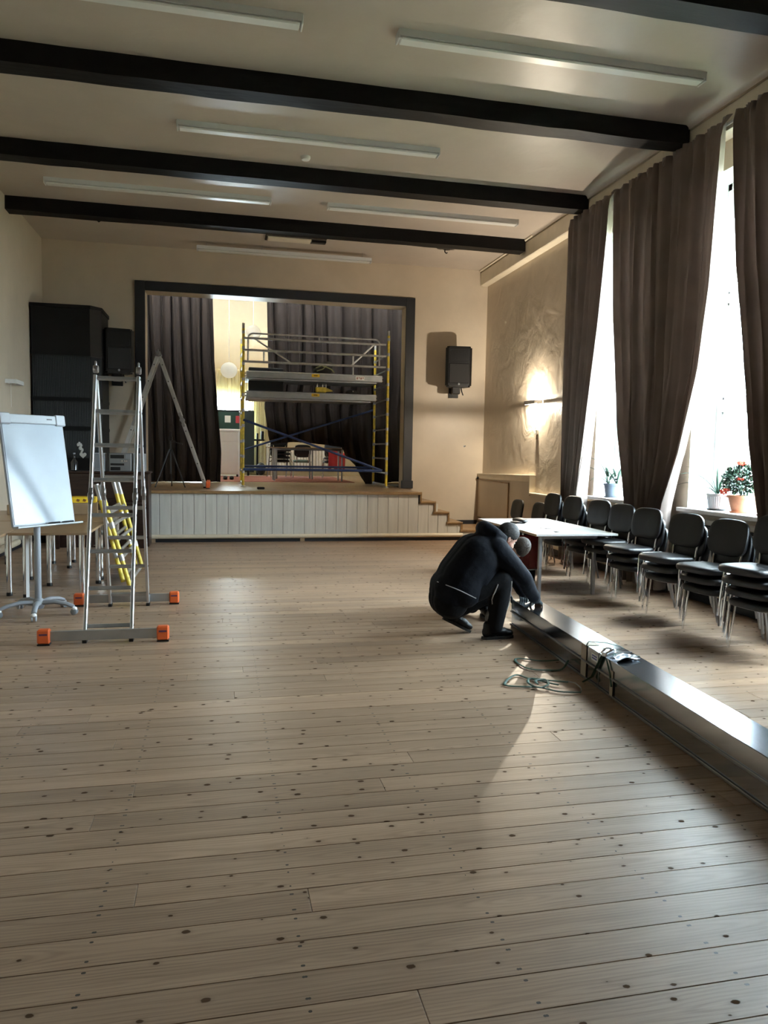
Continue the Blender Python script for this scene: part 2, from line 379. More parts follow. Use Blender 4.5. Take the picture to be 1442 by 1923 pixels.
    def lathe(s, prof, n=24, M=None, caps=True):
        """profile [(r,z)...] turned around z"""
        vs = []; fs = []; m = len(prof)
        for r, z in prof:
            for k in range(n): a = 2*PI*k/n; vs.append(V((r*math.cos(a), r*math.sin(a), z)))
        for i in range(m-1):
            for k in range(n): l = (k+1) % n; fs.append((i*n+k, i*n+l, (i+1)*n+l, (i+1)*n+k))
        if M is not None: vs = [M @ p for p in vs]
        s.add(vs, fs, True); o = len(s.v)-len(vs)
        if caps:
            if prof[0][0] > 1e-5: s.f.append(tuple(o+k for k in range(n))[::-1]); s.sm.append(False)
            if prof[-1][0] > 1e-5: s.f.append(tuple(o+(m-1)*n+k for k in range(n))); s.sm.append(False)
        return s
    def ball(s, c, r, n=16, m=10, M=None):
        rx, ry, rz = r if isinstance(r, (tuple, list)) else (r, r, r)
        T = Matrix.Translation(V(c)) @ (M if M is not None else Matrix.Identity(4)) @ Matrix.Diagonal((rx, ry, rz, 1))
        return s.lathe([(max(1e-4, math.sin(PI*i/m)), -math.cos(PI*i/m)) for i in range(m+1)], n, T, caps=False)
    def cone(s, p, q, r1, r2, n=14):
        """round-ended tapered limb"""
        p, q = V(p), V(q); d = (q-p).normalized(); pts = []; rs = []
        for i in range(5): a = PI/2*(i/4); pts.append(p - d*r1*math.cos(a)); rs.append(max(1e-3, r1*math.sin(a)))
        for i in range(5): a = PI/2*(i/4); pts.append(q + d*r2*math.sin(a)); rs.append(max(1e-3, r2*math.cos(a)))
        return s.tube(pts, rs, n)
    def prism(s, poly, z0, z1, M=None, axis='z'):
        """polygon extruded; axis z: (x,y) ; axis y: (x,z) along y ; axis x: (y,z) along x"""
        n = len(poly)
        P = {'z': lambda a, b, t: V((a, b, t)), 'y': lambda a, b, t: V((a, t, b)), 'x': lambda a, b, t: V((t, a, b))}[axis]
        vs = [P(a, b, z0) for a, b in poly] + [P(a, b, z1) for a, b in poly]
        fs = [tuple(range(n))[::-1], tuple(range(n, 2*n))] + [(i, (i+1) % n, (i+1) % n+n, i+n) for i in range(n)]
        if M is not None: vs = [M @ p for p in vs]
        s.add(vs, fs); return s
    def grid(s, fn, nu, nv, smooth=True):
        vs = [fn(i/nu, j/nv) for j in range(nv+1) for i in range(nu+1)]
        fs = [(j*(nu+1)+i, j*(nu+1)+i+1, (j+1)*(nu+1)+i+1, (j+1)*(nu+1)+i) for j in range(nv) for i in range(nu)]
        s.add(vs, fs, smooth); return s
    def mesh(s, name, m, fix=True):
        me = bpy.data.meshes.new(name); me.from_pydata(s.v, [], s.f)
        me.polygons.foreach_set('use_smooth', s.sm); me.update()
        if fix:
            b = bmesh.new(); b.from_mesh(me); bmesh.ops.recalc_face_normals(b, faces=b.faces); b.to_mesh(me); b.free()
        if any(s.sm): me.set_sharp_from_angle(angle=R(42))
        if m: me.materials.append(m)
        return me
    def build(s, name, m, parent=None, loc=None):
        o = bpy.data.objects.new(name, s.mesh(name, m)); COL.objects.link(o)
        if parent: o.parent = parent
        if loc is not None: o.location = loc
        return o

def tag(o, label=None, cat=None, group=None, kind=None):
    if label: o['label'] = label
    if cat: o['category'] = cat
    if group: o['group'] = group
    if kind: o['kind'] = kind
    return o
def thing(name, label, cat, loc=(0, 0, 0), rz=0.0, group=None, rot=None):
    o = bpy.data.objects.new(name, None); COL.objects.link(o); o.empty_display_size = 0.1
    o.location = loc; o.rotation_euler = rot if rot else (0, 0, rz)
    return tag(o, label, cat, group)
def struct(name, mb, m): return tag(mb.build(name, m), kind='structure')
def sgroup(name, loc=(0, 0, 0)):
    o = bpy.data.objects.new(name, None); COL.objects.link(o); o.location = loc; return tag(o, kind='structure')
KIDS = {}
def kids(o): return [c for c in bpy.data.objects if c.parent == o]
def dup(root, loc=None, rz=None, label=None):
    """copy a thing with copies of its parts and sub-parts"""
    r = root.copy(); COL.objects.link(r)
    if loc is not None: r.location = loc
    if rz is not None: r.rotation_euler = (0, 0, rz)
    if label: r['label'] = label
    for ch in kids(root):
        c = ch.copy(); COL.objects.link(c); c.parent = r
        for g in kids(ch):
            d = g.copy(); COL.objects.link(d); d.parent = c
    return r
def lerp(a, b, t): return a+(b-a)*t
def interp(tab, z):
    """piecewise linear table [(z,val)...] ascending in z"""
    if z <= tab[0][0]: return tab[0][1]
    for (a, va), (b, vb) in zip(tab, tab[1:]):
        if z <= b: return lerp(va, vb, (z-a)/(b-a))
    return tab[-1][1]
def arc(c, r, a0, a1, n, plane='xz'):
    out = []
    for i in range(n+1):
        a = lerp(a0, a1, i/n); u, v = r*math.cos(a), r*math.sin(a)
        out.append(V((c[0]+u, c[1], c[2]+v)) if plane == 'xz' else V((c[0], c[1]+u, c[2]+v)) if plane == 'yz' else V((c[0]+u, c[1]+v, c[2])))
    return out

# ------------------------------------------------------------------ large structure
# floor: dark bed and single boards
floor = struct('floor', MB().box((XL-.3, YB-.3, -.12), (XRO, 15.2, -.028)), DARKGAP)
unit = MB(); unit.box((0, 0, -1), (1, 1, 0))
def plank_mesh():
    b = MB(); c = .006
    vs = [(0, 0, -1), (1, 0, -1), (1, 1, -1), (0, 1, -1), (0, 0, -.05), (1, 0, -.05), (1, 1, -.05), (0, 1, -.05),
          (0.0004, c, 0), (1-.0004, c, 0), (1-.0004, 1-c, 0), (0.0004, 1-c, 0)]
    fs = [(0, 3, 2, 1), (8, 9, 10, 11)] + [(i, (i+1) % 4, (i+1) % 4+4, i+4) for i in range(4)] + [(4+i, 4+(i+1) % 4, 8+(i+1) % 4, 8+i) for i in range(4)]
    b.add(vs, fs); return b.mesh('plank', PINE)
PM = plank_mesh()
def plank(x0, x1, y0, y1, z, parent, me, th=.028, name='plank'):
    o = bpy.data.objects.new(name, me); COL.objects.link(o); o.parent = parent
    o.location = (x0, y0, z); o.scale = (x1-x0, y1-y0, th); return o
y = YB
row = 0
while y < YW-.05:
    w = .1485 + .0015*random.choice((-1, 0, 1)); x0 = XL
    x1 = XR
    if y > YF+.02: x0 = 4.52
    gap = .0026 + .0014*random.random()
    zz = -.0008*random.random()
    if x1-x0 > 4:
        cut = random.uniform(x0+1.6, x1-1.6) if row % 5 else random.uniform(-.9, .9)
        plank(x0, cut-.0008, y, y+w-gap, zz, floor, PM); plank(cut+.0008, x1, y, y+w-gap, zz, floor, PM)
    else: plank(x0, x1, y, y+w-gap, zz, floor, PM)
    y += w; row += 1

# ceiling with its black beams
ceil = struct('ceiling', MB().box((XL-.3, YB-.3, ZC), (XRO, YW+.01, ZC+.2)), CEIL)
for yb in (12.54, 10.24, 7.84, 5.50, 3.15, .8, -1.55):
    b = MB(); n = 24
    rnd = random.Random(int(yb*10))
    prev = None
    prof = []
    for i in range(n+1):
        x = lerp(XL, 5.215, i/n)
        j = [rnd.uniform(-.006, .006) for _ in range(4)]
        prof.append([(x, yb+j[0], ZC+.01), (x, yb+j[1], ZC-.205+j[2]), (x, yb+.24+j[0], ZC-.205+j[3]), (x, yb+.24, ZC+.01)])
    vs = [p for r in prof for p in r]
    fs = [(i*4+k, i*4+(k+1) % 4, (i+1)*4+(k+1) % 4, (i+1)*4+k) for i in range(n) for k in range(4)] + [(3, 2, 1, 0), (n*4, n*4+1, n*4+2, n*4+3)]
    b.add(vs, fs); b.build('beam', BEAMW, ceil)

# right (window) wall: piers, sills, heads
w = MB()
ys = sorted([(c-WIN_HW, c+WIN_HW) for c in WIN_Y])
edges = [YB] + [e for a in ys for e in a] + [YW+.4]
for i in range(0, len(edges), 2): w.box((XR, edges[i], -.1), (XRO, edges[i+1], ZC))
for a, b_ in ys:
    w.box((XR, a, -.1), (XRO, b_, WIN_Z0-.05)); w.box((XR, a, WIN_Z1), (XRO, b_, ZC))
wall_right = struct('wall_right', w, TROWEL)
struct('wall_left', MB().box((XL-.3, YB, -.1), (XL, YW+.4, ZC)), CREAM)
struct('wall_rear', MB().box((XL-.3, YB-.3, -.1), (XRO, YB, ZC)), CREAM)
# stage wall with its opening
PX0, PX1, PZ1 = -1.40, 3.68, 4.60
w = MB()
w.box((XL, YW, -.1), (PX0, YW+.4, ZC+.4)); w.box((PX1, YW, -.1), (XR, YW+.4, ZC+.4)); w.box((PX0, YW, PZ1), (PX1, YW+.4, ZC+.4))
w.box((PX0, YW, -.1), (PX1, YW+.4, ZS-.06))
wall_stage = struct('wall_stage', w, CREAM)
# charcoal frame around the opening
fr = sgroup('trim_1')
for a, b_ in (((-1.585, YW-.035, ZS), (-1.40, YW, 4.775)), ((3.66, YW-.035, ZS), (3.85, YW, 4.775)), ((-1.40, YW-.035, 4.60), (3.66, YW, 4.775))):
    MB().box(a, b_, .008).build('frame_board', CHARC, fr)
MB().box((3.63, YW-.055, ZS), (3.875, YW+.02, ZS+.16), .008).build('frame_base', CHARC, fr)

# cornice box along the window wall, with small cove
cor = sgroup('trim_2')
MB().box((5.235, YB, 5.10), (XR, YW-.002, ZC-.045), .012).build('cornice_box', TRIMC, cor)
MB().box((5.20, YB, 5.385), (XR, YW-.002, ZC), .010).build('cornice_fillet', TRIMC, cor)
cv = MB()
pts = [(5.15+.05*math.sin(PI/2*i/8), ZC-.05+.05*math.cos(PI/2*i/8)) for i in range(9)]
cv.prism([(5.20, ZC-.001)] + pts[::1], YB, 12.2, axis='y')
cv.build('cornice_cove', CEIL, cor)

# ledge boxing low on the window wall (between stage corner and first window)
lg = sgroup('trim_3')
MB().prism([(YW-.002, .33), (YW-.002, 1.215), (12.2, 1.27), (12.2, .96), (10.12, .96), (10.12, .33)], XR-.09, XR, axis='x').build('ledge_body', CREAM, lg)
t = MB()
t.bar((XR-.055, YW-.003, 1.225), (XR-.055, 12.17, 1.28), .13, .03, c=.004)
t.bar((XR-.10, YW-.003, 1.165), (XR-.10, 12.2, 1.222), .018, .09, c=.003)
t.build('ledge_top', TRIMC, lg)
t = MB(); t.box((XR-.118, 12.17, .93), (XR, 12.205, 1.295), .004); t.box((XR-.118, 12.2, .955), (XR, 10.12, .985), .004); t.build('ledge_edge', TRIMC, lg)
# brown edge strips outlining the cupboard door
d = sgroup('door_1')
MB().box((XR-.102, 13.18, .34), (XR-.09, 14.72, 1.10), .003).build('door_leaf', CREAM, d)
t = MB(); t.bar((XR-.105, 14.84, 1.125), (XR-.105, 13.16, 1.105), .02, .022); t.bar((XR-.105, 13.165, 1.11), (XR-.105, 13.165, .34), .022, .02, up=(0, 1, 0)); t.build('edge_strip', OAKTRIM, d)
MB().ball((XR-.12, 14.84, 1.14), .03).build('door_stop', BLKPL, d)

# baseboards
def baseboard(name, a, b_): struct(name, MB().box(a, b_, .004), CHARC)
baseboard('baseboard_right', (XR-.02, YB, 0), (XR, YW, .10))
baseboard('baseboard_left', (XL, YB, 0), (XL+.02, YW, .10))
baseboard('baseboard_stage', (4.50, YW-.02, .09), (XR-.10, YW, .25))

# heating pipes along the walls
pp = tag(MB().tube([(5.31, y_, .165) for y_ in (YB+.1, 2, 6, 10, YW-.05)], .042, 12).build('heating_pipe', PIPEP),
         'long cream heating pipe low along the window wall behind the chairs', 'pipe')
for y_ in (3.6, 5.9, 8.2, 10.5, 12.9): MB().box((5.30, y_-.02, .12), (XR-.021, y_+.02, .14)).build('pipe_bracket', GALV, pp)
tag(MB().tube([(-3.10, y_, .36) for y_ in (YB+.1, 4, 9, 12.5)], .05, 12).build('wall_pipe', PIPEP),
    'cream heating pipe along the left wall behind the tables', 'pipe')
tag(MB().tube([(-3.11, y_, .14) for y_ in (YB+.1, 4, 9, 12.5)], .05, 12).build('wall_pipe', PIPEP),
    'lower cream heating pipe near the floor by the left wall', 'pipe')

# stage: boards on top, boarded front, pipe and dark skirting, steps
stage = sgroup('stage')
SX0, SX1 = -2.03, 3.68
w = MB(); w.box((SX0, YF+.03, 0), (SX1, YW, ZS-.03)); w.box((-3.2, YW+.05, 0), (XR, 22.2, ZS-.03)); w.build('stage_body', DARKGAP, stage)
STM = MB().box((0, 0, -1), (1, 1, 0)).mesh('stage_plank', STAGEWOOD)
y = YF-.03
while y < 17.3:
    x0, x1 = (SX0, SX1) if y < YW-.1 else (-1.38, 3.66)
    plank(x0, x1, y, min(y+.142, 17.4), ZS-.001*random.random(), stage, STM, .03, 'stage_plank'); y += .145
MB().box((-3.2, 17.4, ZS-.03), (XR, 22.2, ZS-.002)).build('stage_rear_floor', STAGEWOOD, stage)
MB().box((SX0, YF-.045, ZS-.05), (SX1+.005, YF-.031, ZS+.003), .004).build('stage_nosing', OAKTRIM, stage)
STEPS = [(3.68, 3.94, .735), (3.94, 4.21, .54), (4.21, 4.48, .345)]
x = SX0
k = 0
while x < 4.47:
    wd_ = .192 + .006*random.random()
    x1 = min(x+wd_, 4.48)
    top = ZS-.05
    for a, b_, z in STEPS:
        if (x+x1)/2 > a: top = z-.045
    MB().box((x+.0025, YF+.003*random.random(), .115), (x1-.0025, YF+.03, top), .004).build('front_board', BOARDW, stage)
    x += wd_
for a, b_, z in STEPS:
    MB().box((a, YF+.04, 0), (b_, YW-.002, z-.03)).build('step_body', BOARDW, stage)
    MB().box((a-.01, YF-.03, z-.032), (b_+.025, YW-.002, z), .005).build('step_tread', OAKTRIM, stage)
    t = MB(); t.box((a-.028, YF-.02, z-.045), (b_+.03, YF-.001, z+.004), .003); t.box((b_-.005, YF-.02, z-.19), (b_+.03, YF-.001, z), .003); t.build('step_edge', OAKTRIM, stage)
    MB().box((b_, YF+.03, z-.19), (b_+.012, YW-.002, z-.03)).build('step_riser', OAKTRIM, stage)
t = MB(); t.box((3.655, YF-.02, .70), (3.69, YF-.001, ZS+.004), .003); t.build('step_edge', OAKTRIM, stage)
MB().box((3.68, YF+.03, .735), (3.692, YW-.002, ZS-.03)).build('step_riser', OAKTRIM, stage)
MB().tube([(x_, YF-.035, .100) for x_ in (-1.25, 0, 2, 3.4, 4.5)], .038, 12).build('front_pipe', PIPEP, stage)
MB().box((-1.15, YF-.012, 0), (4.47, YF+.02, .095)).build('front_skirting', CHARC, stage)
for x_ in (-1.16, 1.45): MB().box((x_-.04, YF-.03, 0), (x_+.04, YF+.02, .06)).build('pipe_block', EDGEB, stage)
# low wooden step standing right of the stairs
st = thing('low_step', 'low wooden step at the foot of the stage stairs', 'step', (4.80, 13.98, 0))
MB().box((-.34, -.55, .16), (.34, .55, .20), .005).build('tread', OAKTRIM, st)
MB().box((-.33, -.53, 0), (.33, .53, .16), .003).build('body', BOARDW, st)

# stage room behind the opening
sr = sgroup('wall_backstage')
YR = 22.2
w = MB(); B0, B1, BZ0, BZ1 = -.95, .86, 1.95, 3.22
w.box((-3.3, YR, 0), (B0, YR+.3, 6.2)); w.box((B1, YR, 0), (XR, YR+.3, 6.2)); w.box((B0, YR, 0), (B1, YR+.3, BZ0)); w.box((B0, YR, BZ1), (B1, YR+.3, 6.2))
w.box((-3.3, YW+.4, 0), (-3.2, YR, 6.2)); w.box((XR, YW+.4, 0), (XR+.1, YR, 6.2)); w.box((-3.3, YW+.4, 6.1), (XR, YR+.3, 6.2))
w.build('room_shell', plaster('backstage_cream', (0.52, 0.43, 0.27), .6, .03), sr)

# ------------------------------------------------------------------ windows
def window(i, cy, detailed=True):
    g = sgroup('window_%d' % i)
    a, b_ = cy-WIN_HW, cy+WIN_HW
    # reveals
    r = MB()
    r.box((XR-.004, a, WIN_Z0), (5.72, a+.008, WIN_Z1)); r.box((XR-.004, b_-.008, WIN_Z0), (5.72, b_, WIN_Z1)); r.box((XR-.004, a, WIN_Z1-.008), (5.72, b_, WIN_Z1))
    r.build('reveal', REVEAL, g)
    FX0, FX1, fw_ = 5.715, 5.79, .075
    f = MB()
    f.box((FX0, a+.008, WIN_Z0), (FX1, a+.008+fw_, WIN_Z1-.008), .006); f.box((FX0, b_-.008-fw_, WIN_Z0), (FX1, b_-.008, WIN_Z1-.008), .006)
    f.box((FX0, a+.008, WIN_Z0), (FX1, b_-.008, WIN_Z0+.09), .006); f.box((FX0, a+.008, WIN_Z1-.09), (FX1, b_-.008, WIN_Z1-.008), .006)
    f.build('outer_frame', PVC, g)
    zs = [(WIN_Z0+.09, 2.19), (2.33, 3.44), (3.54, WIN_Z1-.09)]
    for z in (2.26, 3.49): MB().box((FX0+.004, a+.05, z-.07 if z < 3 else z-.05), (FX1-.004, b_-.05, z+.07 if z < 3 else z+.05), .006).build('transom', PVC, g)
    MB().box((FX0+.002, cy-.055, WIN_Z0+.05), (FX1-.002, cy+.055, WIN_Z1-.05), .006).build('mullion', PVC, g)
    for z0, z1 in zs:
        for y0, y1 in ((a+.083, cy-.055), (cy+.055, b_-.083)):
            s = MB(); q = .028
            s.box((FX0+.02, y0, z0), (FX1-.01, y0+q, z1), .003); s.box((FX0+.02, y1-q, z0), (FX1-.01, y1, z1), .003)
            s.box((FX0+.02, y0, z0), (FX1-.01, y1, z0+q), .003); s.box((FX0+.02, y0, z1-q), (FX1-.01, y1, z1), .003)
            s.build('sash', PVC, g)
            MB().box((5.752, y0+q-.003, z0+q-.003), (5.758, y1-q+.003, z1-q+.003)).build('pane', GLASS, g)
    if detailed:
        MB().box((5.315, a-.10, WIN_Z0-.05), (5.72, b_+.10, WIN_Z0), .006).build('sill', SILLM, g)
        # pale brick edge of the opening outside
        z = WIN_Z0
        while z < WIN_Z1-.1:
            MB().box((5.80, b_-.02, z+.006), (5.93, b_+.02, z+.082), .004).build('brick', BRICKP, g); z += .088
    return g
for i, cy in enumerate(WIN_Y): window(i+1, cy, i < 2)
# window of the stage room
g = sgroup('window_7')
f = MB(); yy0, yy1 = YR+.12, YR+.19
for a, b_ in (((B0, yy0, BZ0), (B0+.08, yy1, BZ1)), ((B1-.08, yy0, BZ0), (B1, yy1, BZ1)), ((B0, yy0, BZ0), (B1, yy1, BZ0+.08)), ((B0, yy0, BZ1-.08), (B1, yy1, BZ1))): f.box(a, b_, .005)
f.build('outer_frame', PVC, g)
MB().box((B0+.07, YR+.15, BZ0+.07), (B1-.07, YR+.156, BZ1-.07)).build('pane', GLASS, g)

# ------------------------------------------------------------------ outside
gr = struct('lawn', MB().box((XRO, -30, -1.2), (60, 60, -.9)), GRASS)
h = thing('neighbour_house', 'pale house with a low gable beyond the lawn, seen through the nearest window', 'house', (24, 29, -.9), R(-35))
MB().prism([(-4, 0), (4, 0), (4, 3.2), (0, 5.4), (-4, 3.2)], -5, 5, axis='y').build('wall', HOUSE, h)
rf = MB()
for s_ in (-1, 1):
    rf.prism([(s_*4.5, 2.95), (0, 5.45), (0, 5.62), (s_*4.5, 3.12)], -5.3, 5.3, axis='y')
rf.build('roof', ROOFM, h)
for x_ in (-2, 1): 
    wn = MB().box((x_, -5.06, 1.0), (x_+1.1, -4.98, 2.3), .01).build('window', PVC, h)
    MB().box((x_+.1, -5.09, 1.1), (x_+1.0, -5.05, 2.2)).build('pane', mat('dark_pane', (0.05, 0.06, 0.07), .1), wn)
def spruce(loc, hgt, label):
    t = thing('spruce_tree', label, 'tree', loc)
    MB().tube([(0, 0, 0), (0, 0, hgt*.95)], [.16, .02], 8).build('trunk', BARK, t)
    b = MB(); rn = random.Random(int(loc[0]*7))
    for i in range(17):
        z = lerp(.5, hgt, i/17); rad = lerp(hgt*.32, .15, i/17)
        for k in range(9):
            a = 2*PI*k/9 + i*.7 + rn.uniform(-.2, .2); L_ = rad*rn.uniform(.75, 1.1)
            p0 = V((0, 0, z)); p1 = V((math.cos(a)*L_*.55, math.sin(a)*L_*.55, z-.06*L_)); p2 = V((math.cos(a)*L_, math.sin(a)*L_, z-.22*L_))
            b.tube([p0, p1, p2], [.10, .20, .03], 5, flat=.45)
    b.build('branch', SPRUCE, t)
spruce((15.6, 17.0, -.9), 4.6, 'green spruce tree on the lawn outside the nearest window')
sh = thing('garden_shrub', 'low green shrubs across the lawn outside the nearest window', 'shrub', (18.5, 24, -.9), R(-50))
b = MB()
for i in range(26): b.ball((random.uniform(-3, 3), random.uniform(-.7, .7), random.uniform(.2, .8)), random.uniform(.35, .6), 8, 6)
b.build('foliage', LEAFL, sh)

# ------------------------------------------------------------------ ceiling fittings
def ceiling_light(x0, x1, y, label, drop=0.0):
    t = thing('ceiling_light', label, 'ceiling light', ((x0+x1)/2, y, ZC-drop), group='long fluorescent ceiling lights')
    L = (x1-x0)/2; z0 = 0 if drop == 0 else 0
    MB().prism([(-.075, 0), (.075, 0), (.062, -.055), (-.062, -.055)], -L, L, axis='x').build('housing', LAMPH, t)
    MB().box((-L+.02, -.058, -.082), (L-.02, .058, -.055), .01).build('diffuser', LAMPD, t)
    for s_ in (-1, 1): MB().box((s_*L-.012*s_, -.066, -.085), (s_*L+.006*s_, .066, 0), .006).build('end_cap', LAMPH, t)
    if drop:
        for x_ in (-1.45, -.45, 1.45): MB().tube([(x_, 0, 0), (x_, 0, drop)], .006, 6).build('hanger_wire', GALV, t)
ceiling_light(-2.45, .69, 6.83, 'white batten ceiling light cut by the top edge, before the first whole beam, upper left')
ceiling_light(1.55, 4.65, 6.83, 'white batten ceiling light nearest the window wall, upper right before the first whole beam')
ceiling_light(-.50, 2.65, 9.25, 'white batten ceiling light in the bay of the smoke detector')
ceiling_light(-2.44, .73, 11.62, 'left of the two white batten ceiling lights before the farthest beam')
ceiling_light(1.59, 4.68, 11.62, 'right of the two white batten ceiling lights before the farthest beam')
ceiling_light(-.43, 2.80, 14.28, 'white batten ceiling light hanging on wires in front of the stage opening', .09)
t = thing('smoke_detector', 'round white smoke detector on the ceiling by the second beam', 'smoke detector', (1.06, 9.88, ZC))
MB().lathe([(.062, 0), (.062, -.02), (.05, -.045), (.02, -.055), (.001, -.055)], 20).build('body', WHITE, t)
MB().lathe([(.053, -.028), (.056, -.031), (.053, -.034)], 20, caps=False).build('slot_ring', DARKGAP, t)
t = thing('ceiling_hatch', 'dark broken hatch in the ceiling above the hanging light', 'hatch', (1.22, 13.62, ZC-.001))
MB().box((-.42, -.10, -.05), (.35, .12, .0), .01).build('board', TRIMC, t)
MB().box((-.46, -.14, -.022), (.62, .20, 0), .01).build('opening', HOLE, t)
MB().box((.36, -.06, -.06), (.62, .06, -.01), .01).build('bracket', BLKPL, t)
for x_, y_, lab in ((-2.0, 13.3, 'dark hole with a broken hook in the ceiling, left behind the farthest beam'), (4.05, 13.55, 'dark hole with a broken hook in the ceiling, right behind the farthest beam')):
    t = thing('ceiling_hook', lab, 'hook', (x_, y_, ZC))
    b = MB(); rn = random.Random(3)
    for i in range(5): b.ball((rn.uniform(-.16, .16), rn.uniform(-.05, .05), 0), (rn.uniform(.05, .10), rn.uniform(.02, .05), .008), 8, 5)
    b.build('torn_plaster', HOLE, t)
    MB().tube([(0, 0, 0), (0, 0, -.05), (.03, 0, -.075), (.05, 0, -.06)], .012, 6).build('hook', BLKPL, t)

# ------------------------------------------------------------------ wall lamps
def wall_lamp(loc, sgn, label, lit):
    """strip lamp open above and below; sgn +1 on the right wall (sticks out to -x), -1 on the left"""
    t = thing('wall_lamp', label, 'wall lamp', loc)
    s = -sgn
    MB().box((s*.15, -.22, -.032), (s*.162, .22, .032), .004).build('front_plate', LAMPH, t)
    for y_ in (-.22, .21): MB().box((s*.001, y_, -.032), (s*.155, y_+.01, .032), .002).build('end_plate', LAMPH, t)
    MB().box((s*.001, -.06, -.03), (s*.03, .06, .03), .004).build('wall_mount', WHITE, t)
    MB().tube([(s*.075, -.10, 0), (s*.075, .10, 0)], .016, 10).build('tube_lamp', WARMTUBE if lit else LAMPD, t)
    MB().tube([(s*.02, .03, -.03), (s*.02, .03, -.38)], .003, 5).build('cord', WHITE, t)
    if lit:
        for dz in (-.022, .022):
            l = bpy.data.lights.new('lamp_light', 'POINT'); l.energy = 66.0; l.color = (1.0, .87, .68); l.shadow_soft_size = .018
            o = bpy.data.objects.new('lamp_light', l); COL.objects.link(o); o.parent = t; o.location = (s*.055, 0, dz)
wall_lamp((XR-.001, 12.20, 2.56), 1, 'lit strip wall lamp glowing up and down beside the far curtain', True)
wall_lamp((XL+.001, 12.55, 2.62), -1, 'unlit grey strip wall lamp on the left wall above the flip chart', False)
t = thing('light_switch', 'small white pull switch below the lit wall lamp', 'switch', (XR-.001, 12.17, 2.05))
MB().box((-.035, -.04, -.045), (0, .04, .045), .008).build('switch_box', WHITE, t)
MB().box((-.02, -.008, -.13), (-.004, .008, -.045), .003).build('cable_clip', OAKTRIM, t)

# ------------------------------------------------------------------ loudspeakers
def loudspeaker(loc, rz, label):
    t = thing('loudspeaker', label, 'loudspeaker', loc, rz)
    # faces -y locally
    b = MB(); W2, Hh, D = .265, .40, .15
    prof = [(-W2, -.12), (-W2+.05, -D-.03), (W2-.05, -D-.03), (W2, -.12), (W2-.09, D), (-W2+.09, D)]
    b.prism(prof, -Hh+.03, Hh-.03)
    b.prism([(x*.90, y*.92) for x, y in prof], -Hh, Hh)
    b.build('cabinet', BLKPL, t)
    g_ = MB(); g_.box((-.20, -D-.045, -.33), (.20, -D-.022, .06), .012); g_.build('grille', BLKMAT, t)
    h = MB(); h.grid(lambda u, v: V((lerp(-.19, .19, u), -D-.032+.05*(1-(2*u-1)**2)*(1-(2*v-1)**2), lerp(.10, .34, v))), 10, 8); h.build('horn', BLKMAT, t)
    MB().ball((0, -D-.045, -.345), (.022, .006, .022), 10, 6).build('badge', GREYPL, t)
    m = MB(); m.box((-.10, -.04, -Hh-.13), (.06, .10, -Hh+.02), .01); m.box((-.06, .05, -Hh-.10), (.06, .44, -Hh-.02), .01); m.box((-.1, .425, -Hh-.18), (.1, .445, -Hh+.06), .006)
    m.build('wall_bracket', BLKPL, t)
    MB().tube([(.09, .05, -Hh), (.10, .0, -Hh-.09), (.13, .02, -Hh-.15)], .012, 6).build('cable_plug', BLKPL, t)
loudspeaker((4.64, 14.435, 3.37), R(-8), 'black loudspeaker on the wall right of the stage, casting a shadow')
loudspeaker((-1.83, 14.435, 3.38), R(10), 'black loudspeaker in the dark left of the stage, beside the stove')
t = thing('wall_hook', 'tiny metal hook in the cream wall below the right loudspeaker', 'hook', (4.98, YW, 1.80))
MB().tube([(0, 0, 0), (0, -.03, 0), (.02, -.04, .01)], .012, 6).build('peg', STEELG, t)
MB().lathe([(.02, 0), (.02, .004)], 10, Matrix.Rotation(R(90), 4, 'X')).build('plate', STEELG, t)

# ------------------------------------------------------------------ curtains
def curtain(name, label, cat, pos, far, near, z0, z1, nf, amp, m, seed, group=None, edge=0.0, hem=None, nu=170, nv=44):
    """far/near: tables z -> coordinate of the two edges; pos(coord, depth, z) -> point"""
    rn = random.Random(seed); ph = [rn.uniform(0, 6.28) for _ in range(6)]
    W = abs(interp(far, z1)-interp(near, z1))
    def fn(u, v):
        zz = z0
        if hem: zz = hem(u)
        z = lerp(zz, z1, v)
        a, b_ = interp(far, z), interp(near, z)
        uu = u + .012*math.sin(2*PI*3*u+ph[0])*math.sin(v*4+ph[1])
        c = lerp(a, b_, min(1, max(0, uu)))
        tight = min(1.6, (W/max(.15, abs(a-b_)))**.5)
        head = max(0, (z-(z1-.14))/.14)
        ff = 2*PI*nf*(u+.03*math.sin(5*u+ph[5]))
        d = amp*tight*(.62*math.sin(ff+ph[2]+.5*math.sin(z*1.3+ph[3])) + .30*math.sin(1.63*ff+ph[3]+.4*z) + .14*math.sin(3.1*ff+ph[4]+.8*z))
        d *= (1-.55*head); d += head*amp*.25*math.sin(ff*3.4)
        if edge:
            q = max(0, (u-.90)/.10)**1.3 * (1-.7*head); d = d*(1-.8*q) - edge*q
        top = .004*math.sin(ff*3.4+1)*head
        c += .25*amp*math.cos(ff+ph[2])*(1-head)
        c = min(max(c, min(a, b_)), max(a, b_))
        return pos(c, d, z+top)
    o = MB().grid(fn, nu, nv).build(name, m)
    o.modifiers.new('thickness', 'SOLIDIFY').thickness = .004
    return tag(o, label, cat, group)
wpos = lambda c, d, z: V((5.175+d, c, z))
GC = 'brown velvet window curtains'
curtain('curtain', 'brown velvet curtain farthest from the camera, gathered beside the lit wall lamp', 'curtain', wpos,
        [(0, 10.62), (1.1, 10.58), (5.2, 10.70)], [(0, 10.0), (1.1, 9.97), (1.8, 9.83), (3.5, 9.53), (4.6, 9.40), (5.2, 9.345)], .06, 5.20, 6, .085, VELVET, 1, GC, edge=.10)
